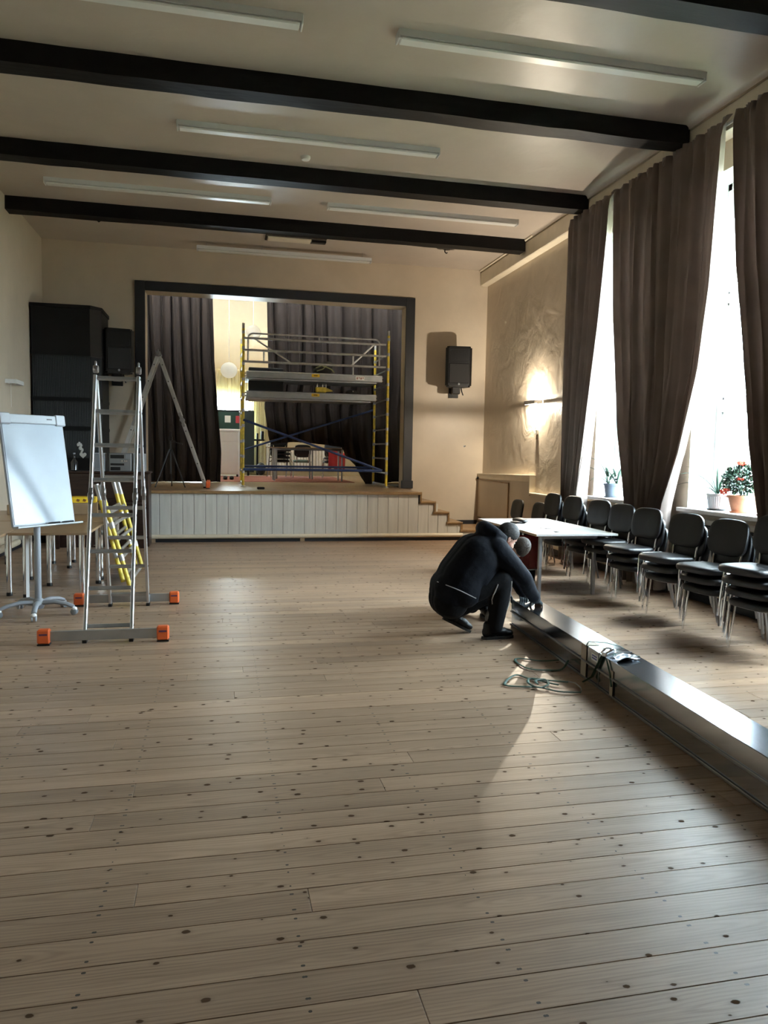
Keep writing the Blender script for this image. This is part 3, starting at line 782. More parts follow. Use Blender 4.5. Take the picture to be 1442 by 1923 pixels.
curtain('curtain', 'broad brown velvet curtain between the two plant windows', 'curtain', wpos,
        [(0, 8.60), (1.1, 8.66), (2.0, 8.95), (3.5, 9.20), (4.6, 9.30), (5.2, 9.335)], [(0, 7.85), (1.05, 7.80), (1.7, 7.50), (2.6, 7.22), (3.5, 7.10), (5.2, 7.04)], .06, 5.20, 11, .085, VELVET, 2, GC, edge=.12)
curtain('curtain', 'dark brown velvet curtain at the right edge, right of the nearest plants', 'curtain', wpos,
        [(0, 6.15), (1.1, 6.24), (1.8, 6.46), (3.6, 6.84), (5.2, 7.01)], [(0, 5.4), (1.1, 5.35), (2.6, 4.98), (5.2, 4.78)], .06, 5.20, 11, .085, VELVET, 3, GC)
curtain('curtain', 'brown velvet curtain added out of frame to block daylight at the third and fourth windows', 'curtain', wpos,  # added out of view; its width sets how much daylight reaches the floor
        [(0, 4.40), (1.1, 4.42), (2.6, 4.62), (5.2, 4.77)], [(0, 1.95), (5.2, 1.92)], .06, 5.20, 18, .065, VELVET, 6, GC, nu=110, nv=20)
curtain('curtain', 'drawn brown velvet curtain added unseen behind the camera to darken the foreground', 'curtain', wpos,  # unseen light blocker: shuts the rear windows so the foreground stays dim
        [(0, 1.9), (5.2, 1.9)], [(0, -3.0), (5.2, -3.0)], .06, 5.20, 30, .065, VELVET, 7, GC, nu=180, nv=12)
rl = thing('curtain_rail', 'thin white curtain rail under the cornice above the window curtains', 'curtain rail', (0, 0, 0))
MB().box((5.222, -3.1, 5.155), (5.236, 10.75, 5.185), .004).build('track', WHITE, rl)
for y_ in (5.5, 7.03, 8.6, 9.34, 10.6): MB().box((5.20, y_-.01, 5.15), (5.236, y_+.01, 5.158), .003).build('rail_bracket', WHITE, rl)
spos = lambda c, d, z: V((c, 16.85+d, z))
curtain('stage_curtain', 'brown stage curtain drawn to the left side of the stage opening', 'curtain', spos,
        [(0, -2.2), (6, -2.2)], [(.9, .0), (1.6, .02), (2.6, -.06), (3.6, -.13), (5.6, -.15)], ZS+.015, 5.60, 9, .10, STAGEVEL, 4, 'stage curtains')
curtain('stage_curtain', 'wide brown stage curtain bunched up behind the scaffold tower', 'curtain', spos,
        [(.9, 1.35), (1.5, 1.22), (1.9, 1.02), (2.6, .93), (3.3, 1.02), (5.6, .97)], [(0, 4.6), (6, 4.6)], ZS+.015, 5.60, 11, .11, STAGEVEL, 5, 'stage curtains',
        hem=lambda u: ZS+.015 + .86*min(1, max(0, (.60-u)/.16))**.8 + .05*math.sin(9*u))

# ------------------------------------------------------------------ radiators below the windows
def radiator(y0, y1, label):
    t = thing('radiator', label, 'radiator', (5.345, (y0+y1)/2, 0), group='radiators under the windows')
    h = (y1-y0)/2
    MB().box((-.012, -h, .30), (.05, h, .86), .012).build('front_panel', RADI, t)
    b = MB()
    for i in range(int(2*h/.06)): b.box((-.02, -h+.02+i*.06, .33), (-.008, -h+.05+i*.06, .83), .005)
    b.build('rib', RADI, t)['kind'] = 'stuff'
    MB().box((-.022, -h, .86), (.052, h, .885), .005).build('top_grille', DARKGAP, t)
    MB().box((-.018, -h, .90), (.05, h, .955), .005).build('shelf_strip', RADI, t)
radiator(8.70, 9.96, 'cream radiator under the far plant window, behind the chairs')
radiator(6.36, 7.74, 'cream radiator under the near plant window, behind the chairs')

# ------------------------------------------------------------------ stacking chairs
def pad(mb, w, d, th, M, ex=4.0, n=32, dome=.35):
    rings = [(.80, -.5), (.97, -.34), (1.0, -.05), (.985, .22), (.93, .38), (.78, .47), (.45, .5+dome*.25), (.0, .5+dome*.3)]
    vs = []; fs = []
    for k, (s, z) in enumerate(rings):
        for i in range(n):
            a = 2*PI*i/n; ca, sa = math.cos(a), math.sin(a)
            x = math.copysign(abs(ca)**(2/ex), ca)*w/2; y_ = math.copysign(abs(sa)**(2/ex), sa)*d/2
            vs.append(M @ V((x*max(s, 1e-3), y_*max(s, 1e-3), z*th)))
    m = len(rings)
    fs = [(k*n+i, k*n+(i+1) % n, (k+1)*n+(i+1) % n, (k+1)*n+i) for k in range(m-1) for i in range(n)]
    fs.append(tuple(range(n))[::-1]); mb.add(vs, fs, True); return mb
def make_chair():
    t = thing('stacking_chair', '', 'chair')
    F = .07
    pad(MB(), .43, .47, .075, Matrix.Translation((-.02, 0, .437))).build('seat', BLKFAB, t)
    M = Matrix.Translation((.215, 0, .715)) @ Matrix.Rotation(R(-90+9), 4, 'Y') @ Matrix.Rotation(0, 4, 'Z')
    # tall pad: local x runs up
    bk = MB(); pad(bk, .35, .46, .05, M, ex=3.6)
    # bow the back a little
    for i, p in enumerate(bk.v):
        bk.v[i] = (p[0]-.045*(1-(p[1]/.23)**2)*-1*.5, p[1], p[2])
    bk.build('backrest', BLKFAB, t)
    for s_ in (-1, 1):
        MB().tube([(-.17+F, s_*.275, 0), (-.125+F*.7, s_*.250, .385), (-.108+F*.7, s_*.247, .412), (-.08+F*.7, s_*.247, .425)], .011, 8).build('leg', CHROME, t)
        MB().tube([(.27+F, s_*.265, 0), (.175+F, s_*.247, .40), (.155+F, s_*.247, .42), (.12+F, s_*.247, .425)], .011, 8).build('leg', STEELG, t)
        MB().tube([(-.085+F*.7, s_*.247, .425), (.125+F, s_*.247, .425)], .011, 8).build('side_rail', CHROME, t)
        MB().tube([(.08, s_*.15, .39), (.19, s_*.15, .40), (.215, s_*.155, .45), (.222, s_*.16, .53), (.25, s_*.16, .64)], [.009, .010, .012, .012, .010], 8, flat=1.6).build('back_bracket', CHROME, t)
    return t
chair0 = make_chair(); used = []
LEV = ['lowest', 'second lowest', 'third lowest', 'fourth lowest', 'fifth lowest']
def stack(x, y, rz, n, where, z=0.0, shift=-.045):
    for k in range(n):
        lv = 'topmost' if k == n-1 else LEV[k]
        lab = ('%s black chair of the stack %s' % (lv, where)) if n > 1 else 'black chair ' + where
        loc = (x+shift*k*math.cos(rz), y+shift*k*math.sin(rz), z+.098*k); rr = rz+random.uniform(-.025, .025)
        if not used:
            used.append(1); o = chair0; o.location = loc; o.rotation_euler = (0, 0, rr); o['label'] = lab
        else: o = dup(chair0, loc, rr, lab)
        o['group'] = 'stacked black chairs along the windows' if z == 0 else 'chairs on the stage'
stack(4.47, 5.32, R(8), 4, 'nearest the camera at the right edge')
stack(4.50, 6.02, R(8), 3, 'second from the camera by the windows')
stack(4.51, 6.68, R(8), 3, 'third from the camera, below the broad curtain')
stack(4.51, 7.40, R(8), 3, 'fourth from the camera, right behind the table end')
stack(4.58, 8.06, R(6), 3, 'fifth from the camera, behind the table')
stack(4.68, 8.80, R(6), 3, 'sixth from the camera, behind the table')
stack(4.70, 9.58, R(6), 3, 'seventh from the camera, under the far curtain')
stack(4.72, 10.28, R(4), 3, 'eighth from the camera, last in the row')
stack(4.80, 11.15, R(2), 1, 'standing alone beyond the last tall stack')
stack(4.72, 11.85, R(2), 1, 'standing alone nearest the ledge door')

# ------------------------------------------------------------------ white table by the chairs
t = thing('folding_table', 'white topped table with grey steel legs in front of the chairs', 'table', (4.065, 8.92, 0))
MB().box((-.515, -1.0, .712), (.515, 1.0, .738), .003).build('tabletop', WHTOP, t)
e = MB()
for s_ in (-1, 1): e.box((s_*.516-.003, -1.0, .712), (s_*.516+.003, 1.0, .7375))
e.build('edge_band', EDGEB, t)
for x_, y_ in ((-.42, -.90), (.27, -.90), (-.42, .90), (.27, .90)): MB().box((x_-.02, y_-.02, 0), (x_+.02, y_+.02, .712), .004).build('leg', STEELG, t)
b = MB(); b.box((-.42, -.915, .675), (.30, -.885, .71)); b.box((-.42, .885, .675), (.30, .915, .71)); b.build('apron', STEELG, t)
TZ = .738
t = thing('cloth_cap', 'crumpled black cap lying on the white table', 'cap', (3.93, 9.32, TZ))
MB().ball((0, 0, .03), (.09, .17, .035), 16, 10).build('crown', BLKFAB, t)
MB().ball((-.07, -.08, .016), (.10, .09, .014), 14, 8).build('brim', BLKFAB, t)
t = thing('plan_sheet', 'white and blue printed sheet lying at the table corner', 'paper', (3.75, 8.24, TZ+.001), R(20))
MB().box((-.15, -.20, 0), (.15, .22, .002)).build('sheet', PAPER, t)
MB().box((-.14, -.02, .002), (.02, .20, .0035)).build('printed_area', BLUEPAPER, t)
t = thing('letter_sheet', 'plain white sheet next to the printed one on the table', 'paper', (3.98, 8.16, TZ+.001), R(-12))
MB().box((-.105, -.148, 0), (.105, .148, .002)).build('sheet', PAPER, t)
t = thing('key_bunch', 'small dark key bunch on the white table', 'keys', (3.93, 8.50, TZ))
MB().tube(arc((0, 0, .006), .018, 0, 2*PI, 12, 'xy')[:-1], .002, 5, closed=True).build('ring', STEELG, t)
for a in (.2, 1.1, 2.4): MB().bar((.018*math.cos(a), .018*math.sin(a), .006), (.075*math.cos(a), .075*math.sin(a), .006), .014, .004).build('key', STEELG, t)
# maroon case under the table
t = thing('trolley_case', 'glossy maroon case with black base under the white table', 'case', (3.86, 9.15, 0), R(8))
MB().prism([(-.13, .17), (.13, .17), (.19, .62), (-.19, .62)], -.26, .26, axis='y').build('shell', MAROON, t)
MB().box((-.135, -.25, .155), (.135, .25, .172), .003).build('rim', WHITE, t)
MB().box((-.12, -.23, .0), (.12, .23, .155), .01).build('base', BLKPL, t)
MB().box((-.19, -.25, .60), (.19, .25, .66), .02).build('lid', BLKPL, t)
b = MB()
for x_ in (-.1, .0, .1): b.bar((x_*.95, -.275, .2), (x_*1.3, -.265, .58), .018, .02, c=.005)
b.build('rib', MAROON, t)
for x_ in (-.11, .10): MB().ball((x_, -.26, .63), .018, 10, 6).build('latch', CHROME, t)

# ------------------------------------------------------------------ steel ducts on the floor
def dx(y): return 2.319+.0661*y
def duct(z0, z1, label, inset):
    ya, yb = 6.68, .80
    t = thing('steel_duct', label, 'duct', (dx(ya)+.125, ya, 0), math.atan(-.0661), group='stacked sheet steel ducts')
    L = math.hypot(ya-yb, .0661*(ya-yb))
    MB().box((-.125+inset, -L, z0+.003), (.125-inset, 0, z1), .003).build('body', STEEL, t)
    b = MB()
    for s_ in (-1, 1): b.box((s_*.131-.006, -L, z0), (s_*.131+.006, 0, z0+.014), .002)
    b.build('flange', STEELD, t)
    for y_ in (-1.95, -3.9): MB().box((-.1275+inset, y_-.004, z0+.003), (.1275-inset, y_+.004, z1+.002)).build('seam', STEELD, t)
    return t
duct(0.0, .121, 'lower polished steel duct lying on the floor', .004)
up = duct(.124, .250, 'upper polished steel duct the crouching men work on', .0)
# sticker, tapes and tie-down strap on the ducts (around y = 4.9)
def onduct(y, off): return V((dx(y)+off, y, 0))
t = thing('duct_sticker', 'white and blue sticker on the side of the upper duct', 'sticker', (dx(4.80)-.0025, 4.80, .200), math.atan(-.0661))
MB().box((-.002, -.055, -.028), (0, .055, .028)).build('paper', PAPER, t)
for z_ in (-.008, .010): MB().box((-.003, -.04, z_-.005), (-.0015, .04, z_+.005)).build('print', mat('violet_blue_ink', (.10, .10, .35), .6), t)
for y_, z0, lab in ((4.98, 0, 'wide tan tape band down both ducts left of the sticker'), (4.52, .005, 'narrow tan tape band on the duct side right of the strap')):
    t = thing('tape_band', lab, 'tape', (dx(y_)-.004, y_, 0), math.atan(-.0661))
    hw = .045 if y_ > 4.7 else .022
    MB().box((-.0025, -hw, z0), (.0, hw, .252 if y_ > 4.7 else .185)).build('side_strip', FILM, t)
    if y_ > 4.7: MB().box((-.002, -hw, .2505), (.10, hw, .2525)).build('top_strip', FILM, t)
t = thing('tie_strap', 'green tie-down strap with silver buckle tied around the ducts', 'strap', (0, 0, 0))
sp = lambda y_, off, z: V((dx(y_)+off, y_, z))
MB().tube([sp(4.62, .25, .05), sp(4.62, .254, .25), sp(4.63, .12, .262), sp(4.64, .03, .268)], .013, 6, flat=.25).build('band', GREENW, t)
MB().tube([sp(4.66, -.012, .25), sp(4.72, -.014, .17), sp(4.80, -.016, .06), sp(4.86, -.06, .004)], .013, 6, flat=.3).build('band', GREENW, t)
MB().tube([sp(4.60, -.010, .25), sp(4.53, -.012, .16), sp(4.50, -.014, .08)], .006, 6, flat=.3).build('tail', GREENW, t)
MB().tube([sp(4.94, -.008, .247), sp(4.96, .02, .275), sp(4.92, .14, .272), sp(4.84, .22, .262), sp(4.82, .252, .24)], .006, 6, flat=.4).build('loop', GREENW, t)
b = MB(); M = Matrix.Translation(sp(4.645, .03, .272)) @ Matrix.Rotation(R(20), 4, 'Z')
b.box((-.055, -.022, -.016), (.055, .022, .012), .005, M); b.build('buckle', ALU, t)
b = MB(); b.tube([M @ V((-.05, -.02, .01)), M @ V((0, -.03, .035)), M @ V((.05, -.02, .02))], .008, 6); b.tube([M @ V((-.05, .02, .01)), M @ V((.0, .03, .03)), M @ V((.05, .02, .02))], .008, 6); b.build('lever', CHROME, t)
b = MB(); rn = random.Random(5)
b.grid(lambda u, v: sp(4.60-.11*u+.02*v, .03+.18*v, .256+.016*math.sin(7*u+3*v)*math.sin(3*v+.4)+.008), 8, 10)
b.build('cover_film', mat('clear_grey_film', (.35, .37, .40), .18, metal=.4), t)
# loops of green strap on the floor
def strap_loop(name, label, paths, r, hook=None):
    t = thing(name, label, 'strap', (paths[0][0][0], paths[0][0][1], 0))
    o = t.location
    for p in paths:
        # smooth
        pts = [V((x-o.x, y-o.y, z)) for x, y, z in p]; q = []
        for i in range(len(pts)-1):
            p0 = pts[max(0, i-1)]; p1 = pts[i]; p2 = pts[i+1]; p3 = pts[min(len(pts)-1, i+2)]
            for k in range(5):
                u = k/5; q.append(.5*((2*p1)+(p2-p0)*u+(2*p0-5*p1+4*p2-p3)*u*u+(3*p1-p0-3*p2+p3)*u**3))
        q.append(pts[-1]); MB().tube(q, r, 6, flat=.45).build('webbing', GREENW, t)
    if hook: MB().tube([V((x-o.x, y-o.y, z)) for x, y, z in hook], .005, 6).build('hook', GALV, t)
strap_loop('strap_coil', 'coiled green tie-down strap lying on the floorboards', [
    [(2.46, 4.85, .012), (2.36, 4.90, .012), (2.22, 4.97, .010), (2.16, 5.08, .010), (2.06, 5.00, .010), (1.98, 4.86, .010), (2.10, 4.80, .012), (2.20, 4.76, .014), (2.30, 4.66, .012), (2.44, 4.62, .012)],
    [(2.28, 4.92, .02), (2.20, 4.95, .02), (2.15, 4.84, .02), (2.19, 4.74, .02), (2.28, 4.80, .022), (2.30, 4.90, .024), (2.22, 4.88, .026), (2.20, 4.80, .026)],
    [(2.22, 4.96, .016), (2.30, 4.86, .014), (2.36, 4.80, .012)]], .0105, [(2.46, 4.86, .015), (2.49, 4.80, .02), (2.48, 4.70, .02), (2.45, 4.63, .015)])
strap_loop('strap_end', 'short green strap end lying by the duct, behind the coil', [
    [(2.62, 5.34, .03), (2.50, 5.40, .012), (2.34, 5.50, .010), (2.29, 5.40, .010), (2.31, 5.22, .010), (2.44, 5.16, .010), (2.56, 5.16, .012), (2.64, 5.22, .06)]], .0105)

# ------------------------------------------------------------------ articulated aluminium ladders
def ladder(name, label, loc, rz, H, hs, width, joint, zr0=.13, step=.307, feet=True, barx=(-.50, .45)):
    t = thing(name, label, 'ladder', loc, rz, group='folding aluminium ladders')
    for s_ in (-1, 1):                       # the two legs of the A, along local y
        P = lambda z, x=0.0: V((x, s_*hs*(1-z/H), z))
        nrm = V((0, H, s_*hs)).normalized()
        for sx in (-1, 1):
            x = sx*width/2
            MB().bar(P(.0, x), P(joint-.07, x), .028, .062, up=nrm, c=.004).build('rail', ALU, t)
            MB().bar(P(joint+.07, x), P(H-.06, x), .028, .062, up=nrm, c=.004).build('rail', ALU, t)
            h = MB(); M = Matrix.Translation(P(joint, x)) @ Matrix.Rotation(R(90), 4, 'Y')
            h.lathe([(.036, -.022), (.041, -.017), (.041, .017), (.036, .022)], 16, M); h.bar(P(joint-.13, x), P(joint+.13, x), .034, .05, up=nrm, c=.004)
            h.build('hinge', STEELD, t)
            MB().box((x-.018, P(.03).y-.04, -.002), (x+.018, P(.03).y+.04, .03), .004).build('rubber_foot', BLKPL, t)
            k = MB(); z = zr0
            while z < H-.05:
                p = P(z, x); k.lathe([(.011, -.0165), (.011, .0165)], 8, Matrix.Translation(p) @ Matrix.Rotation(R(90), 4, 'Y')); z += step
            k.build('rung_plug', BLKPL, t)
        z = zr0
        while z < H-.05:
            MB().bar(P(z, -width/2+.012), P(z, width/2-.012), .034, .030, up=nrm, c=.006).build('rung', ALUD, t); z += step
        if feet:
            yb = s_*(hs+.035)
            MB().box((barx[0], yb-.012, .03), (barx[1], yb+.012, .115), .004).build('stabiliser_bar', ALUD, t)
            for x in barx:
                f = MB().box((x-.05, yb-.035, .012), (x+.05, yb+.035, .135), .012).build('end_foot', ORANGE, t)
                MB().box((x-.05, yb-.035, 0), (x+.05, yb+.035, .014), .003).build('foot_pad', BLKPL, f)
                MB().box((x-.032, yb-.037, .085), (x+.032, yb-.034, .10)).build('foot_mark', mat('dark_violet_print', (.12, .04, .10), .6), f)
    for sx in (-1, 1):
        h = MB(); M = Matrix.Translation((sx*width/2, 0, H)) @ Matrix.Rotation(R(90), 4, 'Y')
        h.lathe([(.032, -.022), (.036, -.016), (.036, .016), (.032, .022)], 16, M); h.bar((sx*width/2, 0, H-.02), (sx*width/2, 0, H+.075), .018, .026, up=(0, 1, 0), c=.006)
        h.build('top_hinge', STEELD, t)
    return t
ladder('folding_ladder', 'tall aluminium folding ladder with orange feet, standing in front on the left', (-.935, 7.30, 0), 0, 2.36, .75, .375, 1.21)
ladder('folding_ladder', 'aluminium folding ladder standing on the stage before the left curtain', (-1.125, 14.52, ZS), R(90), 2.47, .85, .34, 1.27, zr0=.16, step=.30, barx=(-.32, .34))

# ------------------------------------------------------------------ flip chart
FLIPW = mat('flip_chart_white', (.36, .39, .42), .35)
t = thing('flip_chart', 'white flip chart board on a wheeled stand at the left', 'flip chart', (-1.75, 7.74, 0))
MB().tube([(0, 0, .10), (0, 0, .98)], .032, 16).build('pole', GREYPL, t)
hub = MB().lathe([(.045, .06), (.06, .09), (.058, .13), (.036, .16)], 18).build('hub', GREYPL, t)
for k in range(5):
    a = R(-12+72*k); c_, s_ = math.cos(a), math.sin(a)
    MB().tube([(c_*.04, s_*.04, .115), (c_*.16, s_*.16, .128), (c_*.28, s_*.28, .108), (c_*.345, s_*.345, .082)], [.034, .030, .026, .024], 10, flat=.75).build('foot_arm', GREYPL, t)
    cs = MB()
    for o_ in (-.016, .016):
        cs.lathe([(.026, -.008), (.032, -.004), (.032, .004), (.026, .008)], 14, Matrix.Translation((c_*.35-s_*o_, s_*.35+c_*o_, .034)) @ Matrix.Rotation(a, 4, 'Z') @ Matrix.Rotation(R(90), 4, 'X'))
    cs.build('castor', GREYPL, t)
    MB().ball((c_*.35, s_*.35, .062), (.028, .028, .022), 10, 6).build('castor_cover', PVC, t)
uvec = V((.64, .77, 0)); nvec = V((.77, -.64, 0)); upv = (V((0, 0, 1)) - nvec*.165).normalized(); nv = uvec.cross(upv)
M = Matrix((uvec, upv, -nv if nv.dot(nvec) < 0 else nv)).transposed().to_4x4()
M.translation = V((-1.895, 7.47, .885)) - V((-1.75, 7.74, 0))
MB().box((0, 0, -.028), (.70, 1.06, 0), .006, M).build('backing_frame', GREYPL, t)
MB().box((.018, .02, 0), (.682, .985, .004), 0, M).build('writing_surface', WBOARD, t)
MB().box((-.012, .985, -.01), (.712, 1.075, .022), .008, M).build('paper_clamp', FLIPW, t)
for x_ in (-.014, .60): MB().box((x_, .975, -.012), (x_+.115, 1.085, .030), .01, M).build('clamp_end', FLIPW, t)
MB().box((.50, 1.03, .022), (.56, 1.04, .0235), 0, M).build('clamp_mark', BLKPL, t)
MB().box((-.002, -.018, -.01), (.735, 0, .075), .004, M).build('pen_tray', FLIPW, t)
MB().bar(V((0, 0, .95)), M @ V((.30, .45, -.04)), .05, .03, up=(1, 0, 0)).build('tilt_arm', GREYPL, t)
for x_, lab in ((.36, 'black marker in the flip chart tray, left'), (.52, 'black marker in the flip chart tray, right')):
    p = Matrix.Translation((-1.75, 7.74, 0)) @ M
    tag(MB().tube([p @ V((x_, .009, .03)), p @ V((x_+.03, .009, .04)), p @ V((x_+.12, .009, .045))], [.006, .0085, .0085], 8).build('marker_pen', BLKPL), lab, 'marker')

# ------------------------------------------------------------------ tables at the left wall
def ltable(x0, x1, y0, y1, legs, label, r=.03):
    t = thing('tube_leg_table', label, 'table', ((x0+x1)/2, (y0+y1)/2, 0), group='brown tables along the left wall')
    cx, cy = (x0+x1)/2, (y0+y1)/2
    MB().box((x0-cx, y0-cy, .715), (x1-cx, y1-cy, .742), .004).build('tabletop', BEECH, t)
    for x_, y_ in legs:
        l = MB().tube([(x_-cx, y_-cy, .02), (x_-cx, y_-cy, .715)], r, 14).build('leg', CHROME, t)
        MB().lathe([(r+.003, 0), (r+.003, .025), (r, .04)], 14, Matrix.Translation((x_-cx, y_-cy, 0))).build('foot_cap', BLKPL, l)
ltable(-2.16, -1.375, 8.30, 9.52, [(-2.07, 8.62), (-1.46, 8.42), (-1.98, 9.32), (-1.45, 9.42)], 'brown table with chrome legs right behind the flip chart')
ltable(-2.16, -1.375, 9.54, 11.3, [(-2.01, 10.66), (-1.46, 9.70), (-1.46, 11.2), (-2.05, 11.2)], 'brown table with chrome legs farther back, carrying the cardboard box')
ltable(-3.0, -2.175, 7.9, 9.6, [(-2.9, 8.0), (-2.27, 8.75), (-2.9, 9.5), (-2.27, 9.5)], 'brown table at the left edge, against the wall pipes')
b = MB().bar((-2.02, 8.50, .70), (-1.94, 8.14, .004), .03, .012)
tag(b.build('white_batten', PVC), 'thin white batten leaning against the table behind the flip chart', 'batten')
t = thing('carton', 'small brown carton on the table behind the flip chart, right of the board', 'box', (-1.82, 10.72, .742), R(6))
MB().box((-.19, -.13, 0), (.17, .13, .15), .003).build('body', CARD, t); MB().box((-.19, -.008, .15), (.17, .008, .152)).build('flap_joint', EDGEB, t)
t = thing('yellow_box', 'flat yellow box lying on the brown carton', 'box', (-1.83, 10.72, .8955), R(4))
MB().box((-.19, -.12, 0), (.17, .12, .075), .003).build('body', YBOX, t)
for x_ in (-.08, .0, .08): MB().prism([(x_, .02), (x_+.035, .012), (x_+.05, .04), (x_+.012, .055)], -.1215, -.120, axis='y').build('print', mat('brown_print', (.20, .08, .02), .6), t)
ltable(-3.0, -2.175, 9.64, 11.2, [(-2.9, 9.8), (-2.3, 9.8), (-2.9, 11.1), (-2.3, 11.1)], 'brown table far back at the left wall, carrying the small dark box')
t = thing('wooden_box', 'small dark wooden box at the left end of the far table', 'box', (-2.62, 10.6, .742), 0)
MB().box((-.11, -.12, .0), (.11, .12, .13), .005).build('body', CARD, t); MB().ball((.03, 0, .14), .022, 8, 6).build('knob', BLKPL, t)

# ------------------------------------------------------------------ yellow scaffold frames leaning at the tables
def frame_lean(label, fa, fb, ta, tb):
    """two posts fa->ta (near) and fb->tb (far) with rungs"""
    o = V(fa); t = thing('yellow_scaffold_ladder', label, 'scaffold', fa, group='yellow scaffold frames stored at the tables')
    fa, fb, ta, tb = [V(p)-o for p in (fa, fb, ta, tb)]
    for f_, t_ in ((fa, ta), (fb, tb)):
        MB().tube([f_, f_+(t_-f_)*.86], .027, 12).build('post', YELLOW, t)
        MB().tube([f_+(t_-f_)*.84, t_], .028, 12).build('spigot', GALV, t)
        for k in (.28, .60): MB().tube([f_+(t_-f_)*(k-.03), f_+(t_-f_)*(k+.03)], .032, 12).build('collar', GALV, t)
    for k in (.03, .28, .45, .60, .72): MB().tube([fa+(ta-fa)*k, fb+(tb-fb)*k], .021, 10).build('rung', GALV, t)
frame_lean('yellow scaffold frame leaning at the table, left of the pair', (-1.15, 9.30, .035), (-1.15, 10.62, .035), (-1.44, 9.28, 1.21), (-1.43, 10.60, 1.21))
frame_lean('yellow scaffold frame leaning at the table, right of the pair', (-1.04, 9.00, .035), (-1.03, 10.33, .035), (-1.375, 9.12, 1.21), (-1.355, 10.45, 1.21))

# ------------------------------------------------------------------ stove, piano, hi-fi
t = thing('iron_stove', 'tall black corrugated iron stove in the left corner', 'stove', (-2.62, 14.365, 0))
prof = [(-.55, -.50), (.40, -.50), (.56, -.30), (.56, .50), (-.55, .50)]
MB().prism(prof, 0, 4.02).build('body', STOVE, t)
MB().prism([(x*1.03, y*1.04) for x, y in prof], 4.02, 4.08).build('cornice', STOVE, t)
for z0, z1 in ((1.45, 1.92), (2.0, 2.42), (2.5, 3.2)):
    b = MB(); n = 42
    for i in range(n):
        x_ = lerp(-.54, .39, (i+.5)/n); b.tube([(x_, -.503, z0), (x_, -.503, z1)], .009, 6)
    for i in range(10):
        u = (i+.5)/10; b.tube([(lerp(.41, .55, u), lerp(-.493, -.313, u), z0), (lerp(.41, .55, u), lerp(-.493, -.313, u), z1)], .009, 6)
    b.build('corrugation', STOVE, t)['kind'] = 'stuff'
for z_ in (1.42, 1.96, 2.46, 3.24): MB().prism([(x*1.012, y*1.02) for x, y in prof], z_-.028, z_+.028).build('band', STOVE, t)
t = thing('upright_piano', 'dark brown upright piano in the shade below the stereo', 'piano', (-1.92, 13.08, 0))
MB().box((-.75, -.22, 0), (.75, .22, 1.22), .01).build('case', PIANO, t)
MB().box((-.77, -.24, 1.22), (.77, .24, 1.25), .008).build('lid', PIANO, t)
MB().box((-.70, -.46, .62), (.70, -.22, .74), .015).build('keyboard_cover', PIANO, t)
for x_ in (-.66, .66): MB().prism([(-.42, 0), (-.36, 0), (-.32, .3), (-.30, .62), (-.42, .62)], x_-.04, x_+.04, axis='x').build('leg', PIANO, t)
MB().box((-.62, -.232, .80), (.62, -.219, 1.16), .006).build('front_panel', PIANO, t)
for x_ in (-.1, .0, .1): MB().tube([(x_, -.22, .06), (x_, -.31, .045)], .014, 8, flat=.5).build('pedal', CHROME, t)
t = thing('stereo', 'silver stereo unit with dark display on top of the piano', 'stereo', (-1.62, 13.02, 1.25))
MB().box((-.175, -.13, .0), (.175, .15, .305), .012).build('case', SILVER, t)
MB().box((-.155, -.137, .215), (.06, -.128, .275), .004).build('display', BLKPL, t)
MB().box((-.155, -.137, .10), (.06, -.128, .135), .004).build('tray', BLKPL, t)
MB().box((-.155, -.137, .02), (.0, -.128, .075), .004).build('cassette_door', BLKPL, t)
for p in ((.03, .175), (.075, .175), (.10, .175)): MB().lathe([(.018, 0), (.015, .02)], 12, Matrix.Translation((p[0], -.13, p[1])) @ Matrix.Rotation(R(90), 4, 'X')).build('knob', CHROME, t)
b = MB()
for i in range(3):
    for j in range(4): b.box((.085+i*.026, -.135, .215+j*.018), (.105+i*.026, -.128, .227+j*.018))
b.build('button', GREYPL, t)
def shelf_speaker(x, label):
    t = thing('shelf_speaker', label, 'speaker', (x, 13.02, 1.25))
    MB().box((-.095, -.12, 0), (.095, .12, .30), .008).build('cabinet', GREYPL, t)
    MB().box((-.082, -.127, .025), (.082, -.118, .285), .008).build('grille', mat('grey_speaker_cloth', (.15, .16, .175), .9), t)
    MB().box((-.05, -.13, .03), (.05, -.126, .045)).build('badge', SILVER, t)
shelf_speaker(-1.96, 'small grey speaker left of the stereo on the piano')
shelf_speaker(-1.33, 'small dark speaker right of the stereo on the piano')
t = thing('heart_ornament', 'white felt garland with a heart hanging against the black stove', 'ornament', (-2.42, 13.865, 1.72))
def heart(s, n=24):
    return [(s*.0625*16*math.sin(a)**3, s*.0625*(13*math.cos(a)-5*math.cos(2*a)-2*math.cos(3*a)-math.cos(4*a))) for a in [2*PI*i/n for i in range(n)]]
hm = mat('ivory_felt', (.50, .50, .47), .9, bump=.3)
MB().prism([(x+.06, z-.22) for x, z in heart(.058)], -.012, .004, axis='y').build('heart', hm, t)
b = MB(); 
for p, r_ in (((0, -.005, -.02), .026), ((.025, -.005, -.05), .03), ((-.02, -.005, -.04), .024), ((.02, -.005, -.10), .032), ((.05, -.005, -.13), .024), ((.035, -.005, -.17), .02)): b.ball(p, (r_, .012, r_*1.3), 10, 8)
b.build('felt_figure', hm, t)
MB().tube([(0, 0, 0), (0, 0, .10)], .003, 5).build('string', hm, t)
t = thing('glass_bottle', 'dark glass bottle standing on the left end of the piano', 'bottle', (-2.36, 13.05, 1.25))
MB().lathe([(.045, 0), (.055, .01), (.055, .14), (.03, .18), (.016, .20), (.016, .27), (.02, .275)], 18).build('body', mat('dark_glass', (.02, .022, .024), .08, spec=.8), t)
